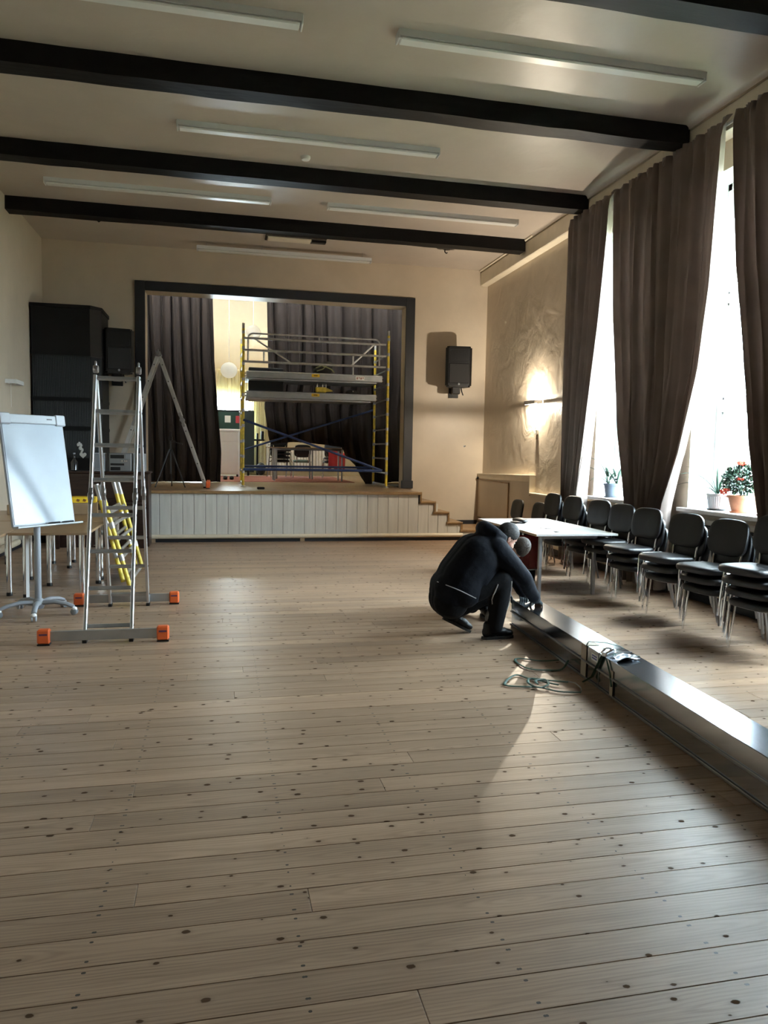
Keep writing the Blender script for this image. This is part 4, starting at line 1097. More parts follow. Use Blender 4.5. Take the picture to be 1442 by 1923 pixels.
MB().lathe([(.018, .27), (.018, .295)], 12).build('cap', GREYPL, t)

# ------------------------------------------------------------------ scaffold tower on the stage
TX0, TX1, TY0, TY1 = .43, 3.365, 15.12, 16.47
t = thing('scaffold_tower', 'yellow and blue mobile scaffold tower standing in the stage opening', 'scaffold', (TX0, TY0, ZS))
TW, TD = TX1-TX0, TY1-TY0
for x in (0, TW):
    for y in (0, TD):
        top = 3.22 if y == 0 else 3.1
        p = MB().tube([(x, y, .03), (x, y, top-.10)], .0265, 12).build('post', YELLOW, t)
        MB().tube([(x, y, top-.12), (x, y, top)], .024, 12).build('spigot', GALV, p)
        b = MB(); z = .30
        while z < top-.15: b.tube([(x, y, z-.03), (x, y, z+.03)], .031, 12); z += .305
        b.build('collar', GALV, p)
        MB().lathe([(.05, 0), (.05, .012), (.02, .02), (.02, .05)], 14, Matrix.Translation((x, y, 0))).build('base_plate', GALV, p)
    z = .30
    while z < 2.9: MB().tube([(x, .0, z), (x, TD, z)], .016, 8).build('rung', GALV, t); z += .305
    MB().tube([(x, .0, .05), (x, TD, .05)], .022, 10).build('bottom_tube', GALV, t)
def platform(z, x1, lab):
    p = MB().box((.06, .02, z), (x1, .62, z+.135), .008).build('platform', ALUD, t)
    MB().box((.07, .66, z), (x1-.02, 1.28, z+.135), .008).build('platform', ALUD, t)
    b = MB(); b.box((.05, .005, z-.035), (x1-.12, .03, z-.008), .003); b.box((.07, .012, z+.112), (x1, .022, z+.128), .002); b.build('platform_rail', ALU, p)
    MB().box((1.36, .012, z+.055), (1.52, .018, z+.115)).build('yellow_sticker', YBOX, p)
    b = MB(); b.box((1.40, .010, z+.078), (1.48, .0125, z+.092)); b.build('sticker_print', BLKPL, p)
    if x1 > 2.75:
        MB().box((2.26, .012, z+.03), (2.44, .018, z+.11)).build('white_sticker', PAPER, p)
        b = MB()
        for i in range(4): MB().box((2.28+.04*i, .010, z+.045+.02*(i % 2)), (2.305+.04*i, .0125, z+.085)).build('sticker_print', REDCAR, p)
    for x in (.0, x1+.02):
        for dz in (.03, .09): MB().tube([(x+.0, .06, z+dz), (x+.06 if x < 1 else x-.06, .06, z+dz)], .016, 8).build('platform_hook', CHROME, p)
platform(2.17, 2.82, 'upper'); platform(1.78, 2.70, 'lower')
RZ = {'top': 2.93, 'mid': 2.70, 'low': 2.475}
for k, z in RZ.items(): MB().tube([(0, -.03, z), (TW-.06, -.03, z)], .023, 10).build('guard_rail', GALV, t)
pts = arc((.19, -.0, 2.93), .10, PI, PI/2, 6) + arc((TW-.29, 0, 2.93), .10, PI/2, 0, 6)
pts = [V((.09, 0, 2.475))] + pts + [V((TW-.19, 0, 2.475))]
MB().tube(pts, .017, 8).build('guard_frame', GALV, t)
for a, b_ in (((.22, 2.93), (.95, 2.475)), ((TW-.30, 2.93), (TW-.78, 2.475))): MB().tube([(a[0], .0, a[1]), (b_[0], .0, b_[1])], .016, 8).build('diagonal', GALV, t)
for a, z0, z1 in ((.40, 2.475, 2.70), (1.50, 2.93, 3.03), (2.20, 2.30, 2.70)): MB().tube([(a, 0, z0), (a, 0, z1)], .016, 8).build('upright', GALV, t)
MB().tube([(0, -.035, 1.33), (TW-.10, -.035, .355)], .024, 10).build('diagonal_brace', BLUEP, t)
MB().tube([(0, TD+.035, .72), (TW, TD+.035, 1.68)], .022, 10).build('diagonal_brace', BLUEP, t)
MB().tube([(0, -.07, .35), (TW-.12, -.07, .35)], .030, 10).build('horizontal_brace', BLUEP, t)
MB().tube([(0, TD+.06, .38), (TW-.05, TD+.06, .38)], .026, 10).build('horizontal_brace', BLUEP, t)
# things on the platforms
PZ = ZS+1.78+.135
t = thing('flight_case', 'large black case standing on the lower scaffold platform', 'case', (.92, 15.95, PZ))
MB().box((-.36, -.14, 0), (.36, .14, .53), .012).build('body', BLKMAT, t)
MB().box((-.365, -.145, .33), (.365, .145, .345), .002).build('lid_joint', BLKPL, t)
for x in (-.22, .1, .28): MB().box((x-.018, -.152, .30), (x+.018, -.138, .37), .004).build('latch', CHROME, t)
t = thing('electric_drill', 'yellow power tool lying on the lower scaffold platform', 'tool', (2.06, 15.36, PZ))
MB().box((-.17, -.05, .02), (.06, .05, .13), .02).build('case', YELLOW, t)
MB().tube([(.05, 0, .08), (.19, 0, .06)], [.045, .012], 10).build('nose', YELLOW, t)
for x in (-.13, -.02, .05): MB().tube([(x, -.01, .12), (x, -.01, .20)], .012, 8).build('clamp_pin', CHROME, t)
t = thing('tool_pouch', 'small black pouch right of the yellow tool on the scaffold', 'bag', (2.66, 15.36, PZ))
MB().ball((0, 0, .05), (.14, .10, .055), 14, 8).build('body', BLKMAT, t); MB().ball((.0, -.10, .06), .014, 8, 6).build('snap', CHROME, t)
t = thing('cable_bag', 'black bag with coiled cable on the upper scaffold platform', 'bag', (2.05, 15.40, ZS+2.17+.135))
b = MB()
for p, r_ in (((0, 0, .09), (.20, .14, .10)), ((-.10, .02, .16), (.12, .10, .08)), ((.09, .02, .19), (.12, .10, .09))): b.ball(p, r_, 14, 8)
b.build('body', BLKMAT, t)
cb = mat('pale_green_cable', (.25, .27, .14), .5)
MB().tube([(-.16, -.13, .12), (-.05, -.15, .17), (.05, -.15, .14), (.16, -.14, .10), (.22, -.10, .04)], .012, 6).build('cable', cb, t)
MB().tube([(-.14, -.12, .06), (-.02, -.15, .10), (.08, -.15, .20)], .012, 6).build('cable', cb, t)
t = thing('plank_offcut', 'dark flat board lying on the upper scaffold platform', 'board', (1.45, 15.45, ZS+2.17+.136), R(6))
MB().box((-.32, -.06, 0), (.30, .06, .03), .004).build('board', BLKPL, t)

# ------------------------------------------------------------------ camera tripod and small things on the stage
t = thing('camera_tripod', 'black camera tripod standing before the left stage curtain', 'tripod', (-.935, 14.66, ZS))
MB().tube([(0, 0, .25), (0, 0, .88)], .014, 8).build('centre_column', BLKPL, t)
for a in (R(-150), R(-30), R(90)):
    c_, s_ = math.cos(a), math.sin(a)
    l = MB().tube([(c_*.02, s_*.02, .72), (c_*.17, s_*.17, .36), (c_*.31, s_*.31, .012)], [.016, .014, .011], 8).build('leg', BLKPL, t)
    MB().ball((c_*.31, s_*.31, .014), .014, 8, 6).build('foot', BLKPL, l)
h = MB(); h.box((-.035, -.03, .88), (.035, .03, .96), .01); h.box((-.025, -.04, .96), (.025, .04, 1.06), .008); h.build('head', BLKPL, t)
MB().tube([(.02, 0, .90), (.12, -.01, .84), (.22, -.02, .82)], [.008, .008, .014], 8).build('pan_handle', BLKPL, t)
tag(MB().box((.66, 14.05, ZS), (.80, 14.17, ZS+.045), .012).build('small_box', BLKPL), 'small black box lying on the stage edge before the scaffold', 'box')
t = thing('shoe_pair', 'dark pair of shoes lying behind the left curtain edge on the stage', 'shoes', (.17, 18.3, ZS))
for x in (-.07, .08): MB().ball((x, 0, .05), (.055, .14, .055), 12, 8).build('shoe', BLKPL, t)

carpet = tag(MB().box((-.1, 17.35, ZS-.001), (3.1, 20.9, ZS+.012), .004).build('stage_carpet', REDCAR), 'faded red carpet on the stage floor', 'carpet')
CZ = ZS+.012
t = thing('white_cabinet', 'white cabinet with drawer and door standing left on the stage', 'cabinet', (.07, 20.45, CZ))
MB().box((-.42, -.28, .06), (.40, .28, 1.20), .006).build('body', mat('greyish_white_laminate', (.62, .57, .50), .4), t)
MB().box((-.45, -.31, 1.20), (.43, .30, 1.26), .006).build('worktop', WHITE, t)
d = MB().box((-.40, -.296, .10), (.37, -.281, .90), .004).build('door', mat('greyish_white_laminate', (.6, .55, .48), .4), t)
MB().ball((-.26, -.305, .48), .02, 8, 6).build('knob', BLKPL, d)
MB().box((-.40, -.296, .94), (.37, -.281, 1.18), .004).build('drawer', mat('greyish_white_laminate', (.6, .55, .48), .4), t)
MB().box((.375, -.30, .0), (.41, -.27, 1.2), .003).build('side_post', WHITE, t)
for x in (-.38, .36): MB().box((x-.03, -.25, 0), (x+.03, -.19, .06)).build('foot', BLKPL, t)
t = thing('green_board', 'dark green rolling board behind the white cabinet', 'board', (.40, 21.3, CZ))
MB().box((-.95, -.03, .25), (.10, .03, 1.78), .008).build('panel', GREENB, t)
MB().box((.16, -.25, .10), (.50, .30, 1.80), .01).build('panel', mat('black_green_side', (.010, .022, .020), .6), t)
MB().box((.10, -.05, .25), (.16, .0, 1.78), .006).build('frame_post', GREYPL, t)
MB().box((-.98, -.04, 1.78), (.50, .04, 1.82), .006).build('top_rail', BLKPL, t)
MB().box((-.30, -.035, 1.47), (-.14, -.03, 1.66)).build('pinned_sheet', PAPER, t)
MB().box((-.92, -.035, 1.16), (-.68, -.03, 1.34)).build('pinned_sheet', mat('grey_print_sheet', (.5, .55, .5), .7), t)
MB().box((.0, -.038, 1.46), (.14, -.03, 1.66)).build('red_card', mat('red_card', (.55, .06, .08), .6), t)
for x in (-.8, .34):
    MB().lathe([(.08, -.03), (.095, -.02), (.095, .02), (.08, .03)], 16, Matrix.Translation((x, -.2, .095)) @ Matrix.Rotation(R(90), 4, 'Y')).build('castor', BLKPL, t)
MB().box((-.9, -.2, .12), (.45, .2, .18), .01).build('trolley_base', BLKPL, t)
t = thing('wall_socket', 'white wall socket behind the stage, left of the hanging curtain', 'socket', (1.32, YR-.001, 1.80))
MB().box((-.12, -.03, -.06), (.12, 0, .06), .008).build('cover', PVC, t)
for x in (-.055, .055): MB().lathe([(.025, 0), (.025, .004)], 12, Matrix.Translation((x, -.03, 0)) @ Matrix.Rotation(R(90), 4, 'X')).build('outlet', GREYPL, t)
t = thing('equipment_stand', 'dark stand with a black folder and bag beside the green board', 'stand', (1.02, 21.7, CZ))
MB().box((-.03, -.03, 0), (.03, .03, 1.2), .01).build('post', BLKPL, t)
MB().box((-.14, -.08, .98), (.20, .08, 1.03), .006).build('shelf', BLKPL, t)
MB().box((.10, -.07, 1.03), (.18, .07, 1.26), .01).build('binder', BLKPL, t)
MB().ball((.1, -.05, .18), (.14, .12, .18), 10, 8).build('bag', BLKMAT, t)

# tables and chairs on the stage
def stage_table(x0, x1, y0, y1, label, m):
    t = thing('stage_table', label, 'table', ((x0+x1)/2, (y0+y1)/2, CZ), group='tables on the stage')
    hx, hy = (x1-x0)/2, (y1-y0)/2
    MB().box((-hx, -hy, .775), (hx, hy, .80), .004).build('tabletop', m, t)
    for sx in (-1, 1):
        for sy in (-1, 1): MB().tube([(sx*(hx-.12), sy*(hy-.07), 0), (sx*(hx-.12), sy*(hy-.07), .775)], .022, 10).build('leg', STEELG, t)
    MB().box((-hx+.1, -hy+.06, .73), (hx-.1, -hy+.09, .775)).build('apron', STEELG, t)
stage_table(1.12, 2.98, 17.75, 18.45, 'long pale table on the stage behind the blue braces', BEECH)
stage_table(1.25, 2.40, 18.9, 19.6, 'second pale table farther back on the stage', WHTOP)
stack(1.55, 20.15, R(100), 4, 'at the stage back, left under the tables', z=CZ)
gch = dup(chair0, (2.15, 20.3, CZ), R(-90), 'single green-seated chair at the back of the stage'); gch['group'] = 'chairs on the stage'
for c in kids(gch):
    if c.name.startswith('seat'):
        c.data = c.data.copy(); c.data.materials.clear(); c.data.materials.append(mat('sage_green_fabric', (.10, .15, .13), .8))
stack(2.95, 20.0, R(80), 2, 'at the stage back, right under the tables', z=CZ)
t = thing('red_cloth', 'crumpled red cloth hanging over the chair at the back of the stage', 'cloth', (3.02, 19.72, CZ+.30))
b = MB(); b.grid(lambda u, v: V((lerp(-.22, .22, u), .03*math.sin(9*u+2*v)-.04, lerp(-.08, .42, v)+.05*math.sin(6*u))), 14, 8); o = b.build('cloth', mat('red_fabric', (.42, .03, .03), .8), t)
o.modifiers.new('thickness', 'SOLIDIFY').thickness = .012
t = thing('rear_radiator', 'white ribbed radiator on the rear stage wall behind the chairs', 'radiator', (2.3, YR-.07, ZS))
b = MB()
for i in range(22): b.box((-1.0+i*.092, -.05, .18), (-.925+i*.092, .05, .82), .02)
b.build('rib', WHITE, t)['kind'] = 'stuff'
MB().box((-1.0, -.03, .76), (1.02, .03, .80), .01).build('header', WHITE, t)
# net curtains at the stage window
npos = lambda c, d, z: V((c, YR-.10+d*.5, z))
curtain('net_curtain', 'gathered cream net valance above the stage window', 'curtain', npos, [(0, -1.1), (9, -1.1)], [(0, 1.0), (9, 1.0)], 3.12, 3.95, 26, .05, NET, 8, 'net curtains on the stage window', nu=150, nv=12)
curtain('net_curtain', 'long cream net curtain hanging right of the stage window', 'curtain', npos, [(0, .84), (9, .88)], [(0, 1.30), (9, 1.26)], ZS+.03, 3.95, 7, .05, NET, 9, 'net curtains on the stage window', nu=60, nv=12)

# paper globes
def globe(loc, r_, label, cord):
    t = thing('paper_lantern', label, 'lampshade', loc, group='round rice paper lampshades')
    b = MB(); pr = []; n = 26
    for i in range(n+1):
        a = PI*i/n; rr = r_*math.sin(a); pr.append((max(.03, rr*(1+(.012 if i % 2 else -.012))), -r_*math.cos(a)*.95))
    b.lathe(pr, 26, caps=False); b.build('shade', RICE, t)
    MB().tube([(0, 0, r_*.9), (0, 0, cord)], .006, 5).build('cord', PVC, t)
globe((.78, 19.0, 4.55), .185, 'upper round white paper lantern beside the scaffold post', 1.5)
globe((.19, 19.0, 3.60), .205, 'lower round white paper lantern by the left stage curtain', 2.45)
# ceiling lamp of the stage room
t = thing('stage_ceiling_lamp', 'warm lit batten lamp on the ceiling of the stage room', 'ceiling light', (.6, 19.9, 6.1))
MB().box((-1.4, -.07, -.06), (1.4, .07, 0), .01).build('housing', LAMPH, t)
MB().tube([(-1.35, 0, -.08), (1.35, 0, -.08)], .03, 10).build('tube_lamp', WARMTUBE, t)
STAGE_LIGHT = 30.0
l = bpy.data.lights.new('stage_tube_light', 'AREA'); l.shape = 'RECTANGLE'; l.size = 2.6; l.size_y = .08; l.energy = STAGE_LIGHT; l.color = (1.0, .86, .62)
o = bpy.data.objects.new('stage_tube_light', l); COL.objects.link(o); o.location = (.6, 19.9, 5.97)

# ------------------------------------------------------------------ pot plants
SILL = WIN_Z0
def leaf_strap(az, L, lift, w, droop, n=11):
    """one long arching leaf from the origin"""
    pts = []; a = lift; p = V((0, 0, 0)); d = V((math.cos(az), math.sin(az), 0)); ds = L/n
    for i in range(n+1):
        pts.append(p.copy()); p = p + (d*math.cos(a) + V((0, 0, math.sin(a))))*ds; a -= droop/n*(0.4+1.2*i/n)
    side = V((-d.y, d.x, 0)); b = MB(); vs = []
    for i, q in enumerate(pts):
        u = i/n; ww = w*(.55+.9*u if u < .4 else 1.0)*(1-max(0, (u-.35)/.65)**1.6)+.0008
        vs += [q - side*ww/2 + V((0, 0, ww*.22)), q, q + side*ww/2 + V((0, 0, ww*.22))]
    fs = [(3*i+k, 3*i+k+1, 3*i+k+4, 3*i+k+3) for i in range(n) for k in (0, 1)]
    b.add(vs, fs, True); return b
def pot(t, r0, r1, h, m, saucer, rim=.012, ribs=0):
    b = MB(); b.lathe([(r0*.2, 0.012), (r0, .012), (r0, .02), (r1*.98, h-.03), (r1+rim*.6, h-.028), (r1+rim*.7, h), (r1-.008, h), (r1-.012, h-.03)], 28, caps=True)
    if ribs:
        for i in range(ribs): a = 2*PI*i/ribs; b.tube([(r0*math.cos(a), r0*math.sin(a), .02), (r1*.99*math.cos(a), r1*.99*math.sin(a), h-.035)], .004, 5)
    b.build('pot', m, t)
    MB().lathe([(r0*1.15, 0), (r0*1.28, .018), (r0*1.24, .018), (r0*1.1, .010)], 26).build('saucer', saucer, t)
    MB().lathe([(.001, h-.02), (r1*.6, h-.022), (r1-.010, h-.03)], 20, caps=False).build('soil', SOIL, t)
def strap_leaves(t, base, n, L, w, seed, lo=.5, hi=1.4, droop=1.7):
    rn = random.Random(seed)
    for i in range(n):
        az = 2*PI*i/n*1.0 + rn.uniform(-.3, .3); lift = rn.uniform(lo, hi); k_ = 1.0
        if math.cos(az) > 0: k_ = .5; lift = max(lift, 1.25)
        if math.sin(az) > .5: k_ *= .62; lift = max(lift, 1.1)
        o = leaf_strap(az, L*k_*rn.uniform(.7, 1.1), lift, w*rn.uniform(.8, 1.15), droop*rn.uniform(.6, 1.2)).build('leaf', LEAF, t); o.location = base
        o.modifiers.new('thickness', 'SOLIDIFY').thickness = .0015
def shrub(t, base, rad, hgt, n, m, lw, seed, stems=7):
    rn = random.Random(seed)
    b = MB()
    for i in range(stems):
        a = rn.uniform(0, 6.28); r_ = rn.uniform(.2, .8)*rad
        b.tube([base, V(base)+V((r_*.4*math.cos(a), r_*.4*math.sin(a), hgt*.35)), V(base)+V((r_*math.cos(a), r_*math.sin(a), hgt*rn.uniform(.6, .95)))], [.005, .004, .002], 5)
    b.build('stem', TWIG, t)
    b = MB()
    for i in range(n):
        # points in an egg-shaped crown
        while True:
            p = V((rn.uniform(-1, 1), rn.uniform(-1, 1), rn.uniform(-1, 1)))
            if .25 < p.length < 1: break
        c = V(base) + V((p.x*rad, p.y*rad, hgt*.55+p.z*hgt*.45)); d = (p*.8+V((rn.uniform(-.6, .6), rn.uniform(-.6, .6), rn.uniform(-.3, .6)))).normalized()
        s_ = d.cross(V((rn.uniform(-1, 1), rn.uniform(-1, 1), rn.uniform(-1, 1)))).normalized(); L = lw*rn.uniform(1.3, 2.0); w_ = lw*rn.uniform(.45, .65); nn = d.cross(s_)
        b.add([c, c+d*L*.35+s_*w_+nn*.003, c+d*L*.4-nn*.006, c+d*L*.35-s_*w_+nn*.003, c+d*L], [(0, 1, 2), (0, 2, 3), (1, 4, 2), (2, 4, 3)], True)
    o = b.build('foliage', m, t); o['kind'] = 'stuff'
def flower(t, c, r_, m, seed, n=7):
    rn = random.Random(seed); b = MB()
    for i in range(n):
        a = 2*PI*i/n; d = V((math.cos(a), math.sin(a)*.8-.3, .4+rn.uniform(-.3, .3))).normalized(); s_ = d.cross(V((0, 1, .3))).normalized()
        b.add([V(c), V(c)+d*r_*.6+s_*r_*.35, V(c)+d*r_, V(c)+d*r_*.6-s_*r_*.35], [(0, 1, 2, 3)], True)
    b.ball(c, r_*.25, 8, 6); b.build('flower', m, t)

t = thing('strap_leaf_plant', 'strap-leaved plant in a grey-blue pot on the far windowsill', 'potted plant', (5.50, 9.72, SILL))
pot(t, .095, .120, .20, POTGREY, POTGREY)
strap_leaves(t, (-.03, .06, .18), 14, .52, .044, 11, .45, 1.35, 1.5)
strap_leaves(t, (.03, -.06, .18), 11, .46, .040, 12, .8, 1.45, .9)
for i, p in enumerate(((-.02, -.05, .26), (.0, -.09, .28), (.03, -.08, .24), (-.04, -.02, .23), (.02, -.10, .30))): flower(t, p, .035, PETALW, i)
t = thing('leafy_shrub', 'bushy light green plant half hidden behind the broad curtain', 'potted plant', (5.47, 9.02, SILL))
pot(t, .075, .095, .15, mat('brown_striped_pot', (.16, .09, .06), .5), TERRA)
MB().lathe([(.0865, .06), (.0885, .075), (.0905, .09)], 24, caps=False).build('stripe', POTWHITE, t)
shrub(t, (0, 0, .13), .19, .36, 420, LEAFL, .028, 21)
for i, p in enumerate(((-.1, -.1, .30), (.03, -.16, .26), (-.05, -.17, .36), (-.12, .04, .42), (-.08, -.12, .20))): flower(t, p, .028, PETALW, 30+i)
t = thing('spider_plant', 'sparse long-leaved plant in a white ribbed pot on the near windowsill', 'potted plant', (5.52, 7.43, SILL))
pot(t, .085, .108, .19, POTWHITE, mat('dark_saucer', (.03, .045, .05), .5), ribs=30)
for az, L, lift, w_, dr in ((R(165), .56, 1.0, .038, 1.7), (R(150), .50, 1.2, .040, 1.4), (R(130), .52, .65, .030, 1.5), (R(95), .40, 1.25, .040, .7), (R(60), .36, 1.4, .034, .5), (R(20), .34, 1.25, .034, .8), (R(-40), .30, 1.2, .036, 1.0), (R(-62), .44, 1.2, .036, .9), (R(-85), .40, .85, .032, 1.5), (R(200), .42, .6, .028, 1.5)):
    o = leaf_strap(az, L, lift, w_, dr).build('leaf', LEAF, t); o.location = (0, 0, .17); o.modifiers.new('thickness', 'SOLIDIFY').thickness = .0015
b = MB(); b.tube([(0, 0, .15), (.02, -.02, .25), (.06, -.08, .34), (.08, -.14, .36)], .003, 5); b.tube([(.02, -.02, .2), (.05, -.12, .22)], .003, 5); b.build('dry_stalk', TWIG, t)
for i, p in enumerate(((.08, -.14, .36), (.06, -.10, .34), (.05, -.12, .22), (.02, -.11, .16))): flower(t, p, .028, mat('faded_petal', (.30, .16, .15), .8), 40+i)
t = thing('flowering_shrub', 'dense dark green plant with red blooms in a terracotta pot', 'potted plant', (5.53, 7.05, SILL))
pot(t, .090, .130, .19, TERRA, TERRA, rim=.016)
shrub(t, (0, 0, .17), .185, .36, 650, LEAFD, .030, 22)
for i, p in enumerate(((-.10, -.10, .36), (.0, .05, .53), (-.03, -.02, .54), (-.16, .09, .22), (-.14, .10, .20), (-.07, -.08, .52), (-.15, .05, .24))): flower(t, p, .045, PETALR, 50+i, 8)
t = thing('lettered_pot', 'dark pot with white lettering beside the right curtain', 'potted plant', (5.54, 6.66, SILL))
pot(t, .080, .098, .20, mat('slate_pot', (.035, .04, .05), .5), mat('pink_saucer', (.50, .20, .17), .6))
b = MB(); rr = .0945
def stroke(a0, z0, a1, z1):
    f_ = lambda a, z: V(((.0905+.09*(z-.12))*math.cos(a)*1.012, (.0905+.09*(z-.12))*math.sin(a)*1.012, z))
    b.tube([f_(a0, z0), f_((a0+a1)/2, (z0+z1)/2), f_(a1, z1)], .0032, 5)
for row_, glyphs in ((.150, 'DANNI'), (.118, 'OPPLE')):
    G = {'D': ((0, 0, 0, 1), (0, 1, .8, .8), (.8, .8, .8, .2), (.8, .2, 0, 0)), 'A': ((0, 0, .4, 1), (.4, 1, .8, 0), (.2, .4, .6, .4)), 'N': ((0, 0, 0, 1), (0, 1, .8, 0), (.8, 0, .8, 1)),
         'I': ((.4, 0, .4, 1),), 'O': ((0, 0, 0, 1), (0, 1, .8, 1), (.8, 1, .8, 0), (.8, 0, 0, 0)), 'P': ((0, 0, 0, 1), (0, 1, .8, 1), (.8, 1, .8, .5), (.8, .5, 0, .5)), 'L': ((0, 1, 0, 0), (0, 0, .7, 0)), 'E': ((0, 0, 0, 1), (0, 1, .7, 1), (0, .5, .6, .5), (0, 0, .7, 0))}
    for k, ch in enumerate(glyphs):
        a0 = R(178) + k*.26
        for (x0, z0, x1, z1) in G[ch]: stroke(a0+x0*.21, row_+z0*.026, a0+x1*.21, row_+z1*.026)
b.build('lettering', WHITE, t)
MB().tube([(0, 0, .17), (.01, -.01, .30), (-.01, .02, .42)], [.006, .005, .003], 6).build('stem', LEAFL, t)
for i, (az, L, li) in enumerate(((R(120), .14, .6), (R(250), .15, .5), (R(10), .16, .7), (R(190), .12, .9))):
    o = leaf_strap(az, L, li, .04, 1.2).build('leaf', LEAFD, t); o.location = (0, 0, .28+.03*i); o.modifiers.new('thickness', 'SOLIDIFY').thickness = .0015
flower(t, (-.02, .08, .42), .05, PETALR, 77)

# ------------------------------------------------------------------ people
def fuse(mb, name, m, voxel, smooth=6, parent=None):
    """melt overlapping shapes into one continuous surface"""
    tmp = mb.build('tmp_fuse', None)
    md = tmp.modifiers.new('r', 'REMESH'); md.mode = 'VOXEL'; md.voxel_size = voxel; md.use_smooth_shade = True
    if smooth: sm = tmp.modifiers.new('s', 'SMOOTH'); sm.iterations = smooth; sm.factor = .5
    me = bpy.data.meshes.new_from_object(tmp.evaluated_get(bpy.context.evaluated_depsgraph_get()))
    old = tmp.data; bpy.data.objects.remove(tmp); bpy.data.meshes.remove(old)
    me.name = name; me.materials.clear(); me.materials.append(m)
    me.polygons.foreach_set('use_smooth', [True]*len(me.polygons)); me.update()
    o = bpy.data.objects.new(name, me); COL.objects.link(o)
    if parent: o.parent = parent
    return o
def frame(pos, fwd, up):
    x = V(fwd).normalized(); z = V(up); z = (z-x*z.dot(x)).normalized(); y = z.cross(x)
    M = Matrix((x, y, z)).transposed().to_4x4(); M.translation = V(pos); return M
def head_shapes(mb, M):
    T = lambda p: M @ V(p)
    R3 = M.to_3x3().to_4x4()
    e = lambda c, r_: mb.ball(T(c), r_, 20, 14, R3)
    e((0, 0, .025), (.098, .077, .100)); e((.032, 0, -.055), (.060, .056, .062)); e((.062, 0, -.098), (.026, .030, .022)); e((.045, 0, -.01), (.052, .062, .06))
    mb.cone(T((.093, 0, .005)), T((.116, 0, -.032)), .010, .014, 10); e((.106, 0, -.036), (.012, .018, .010))
    e((.088, 0, -.068), (.010, .024, .006)); e((.086, 0, -.078), (.010, .021, .006)); e((.083, 0, .028), (.016, .050, .012))
    for s_ in (-1, 1):
        e((-.004, s_*.079, -.012), (.021, .010, .032)); e((-.010, s_*.086, -.004), (.014, .008, .022)); e((.05, s_*.045, -.03), (.03, .02, .025))
    mb.cone(T((-.015, 0, -.05)), T((-.055, 0, -.17)), .056, .064)
def hair_mesh(M, seed):
    rn = random.Random(seed); b = MB(); n, m = 44, 30; rx, ry, rz = .106, .085, .109; c = V((-.006, 0, .027)); vs = []; keep = []
    for i in range(m+1):
        th = PI*i/m
        for k in range(n):
            a = 2*PI*k/n; j = 1+rn.uniform(-.012, .018)
            vs.append(c+V((rx*math.sin(th)*math.cos(a)*j, ry*math.sin(th)*math.sin(a)*j, rz*math.cos(th)*j)))
    fs = []
    tab = [(-.12, -.085), (-.06, -.070), (-.025, -.02), (.005, .012), (.045, .025), (.075, .070), (.12, .085)]
    for i in range(m):
        for k in range(n):
            q = (i*n+k, i*n+(k+1) % n, (i+1)*n+(k+1) % n, (i+1)*n+k); ctr = sum((vs[x] for x in q), V())/4
            if ctr.z > interp(tab, ctr.x): fs.append(q)
    b.add([M @ p for p in vs], fs, True); return b
def hand_shapes(mb, W, d, nrm, thumb, curl, s=1.0):
    """palm and five fingers; d pointing to the fingertips, nrm out of the back of the hand, thumb = side sign"""
    d = V(d).normalized(); nrm = V(nrm); nrm = (nrm-d*nrm.dot(d)).normalized(); lat = d.cross(nrm)*thumb
    W = V(W)
    for k in (-1, -.33, .33, 1): mb.cone(W+lat*k*.018*s, W+d*.085*s+lat*k*.031*s, .018*s, .0135*s, 10)
    for k, L in ((1.0, .072), (.33, .080), (-.33, .075), (-1.0, .060)):
        p = W+d*.088*s+lat*k*.031*s; a = curl[0]
        for j, fr_ in enumerate((.45, .30, .25)):
            dd = d*math.cos(a)-nrm*math.sin(a)+lat*k*.06; q = p+dd*L*fr_*s
            mb.cone(p, q, (.0105-.001*j)*s, (.0095-.001*j)*s, 10); p = q; a += curl[1]
    p = W+d*.025*s+lat*.026*s
    for a, L in ((.75, .042), (.45, .034), (.2, .026)):
        dd = d*math.cos(a)+lat*math.sin(a)-nrm*.45; q = p+dd.normalized()*L*s; mb.cone(p, q, .0125*s, .0105*s, 10); p = q
def shoe(parent, M, name='shoe'):
    b = MB(); T = lambda p: M @ V(p); R3 = M.to_3x3().to_4x4()
    for c, r_ in (((.235, 0, .048), (.062, .047, .036)), ((.17, 0, .058), (.085, .046, .044)), ((.09, 0, .068), (.075, .041, .052)), ((.035, 0, .065), (.046, .037, .052))): b.ball(T(c), r_, 18, 12, R3)
    b.cone(T((.045, 0, .08)), T((.045, 0, .125)), .045, .044)
    o = fuse(b, name, BLKPL, .006, 4, parent)
    out = [(.300, 0), (.288, .030), (.24, .047), (.16, .045), (.08, .037), (.02, .034), (-.008, .020), (-.014, 0)]
    poly = out + [(x, -y_) for x, y_ in out[-2:0:-1]]
    MB().prism([(x, y_) for x, y_ in poly], .0, .024, M).build('sole', SOLE, o)
    l = MB()
    for i, x in enumerate((.115, .140, .165, .190)): l.tube([T((x, -.036, .086-.010*i)), T((x+.005, 0, .109-.010*i)), T((x, .036, .086-.010*i))], .0042, 6)
    l.build('lace', LACE, o)
    return o
from mathutils.bvhtree import BVHTree
def on_surface(o, pts, off=.004):
    """lay points onto the camera-side surface of a mesh"""
    bt = BVHTree.FromPolygons([v.co for v in o.data.vertices], [tuple(p.vertices) for p in o.data.polygons]); out = []
    for p in pts:
        h = bt.ray_cast(V((p[0], 4.5, p[1])), V((0, 1, 0)))
        if h[0] is not None: out.append(h[0]+h[1]*off)
    return out

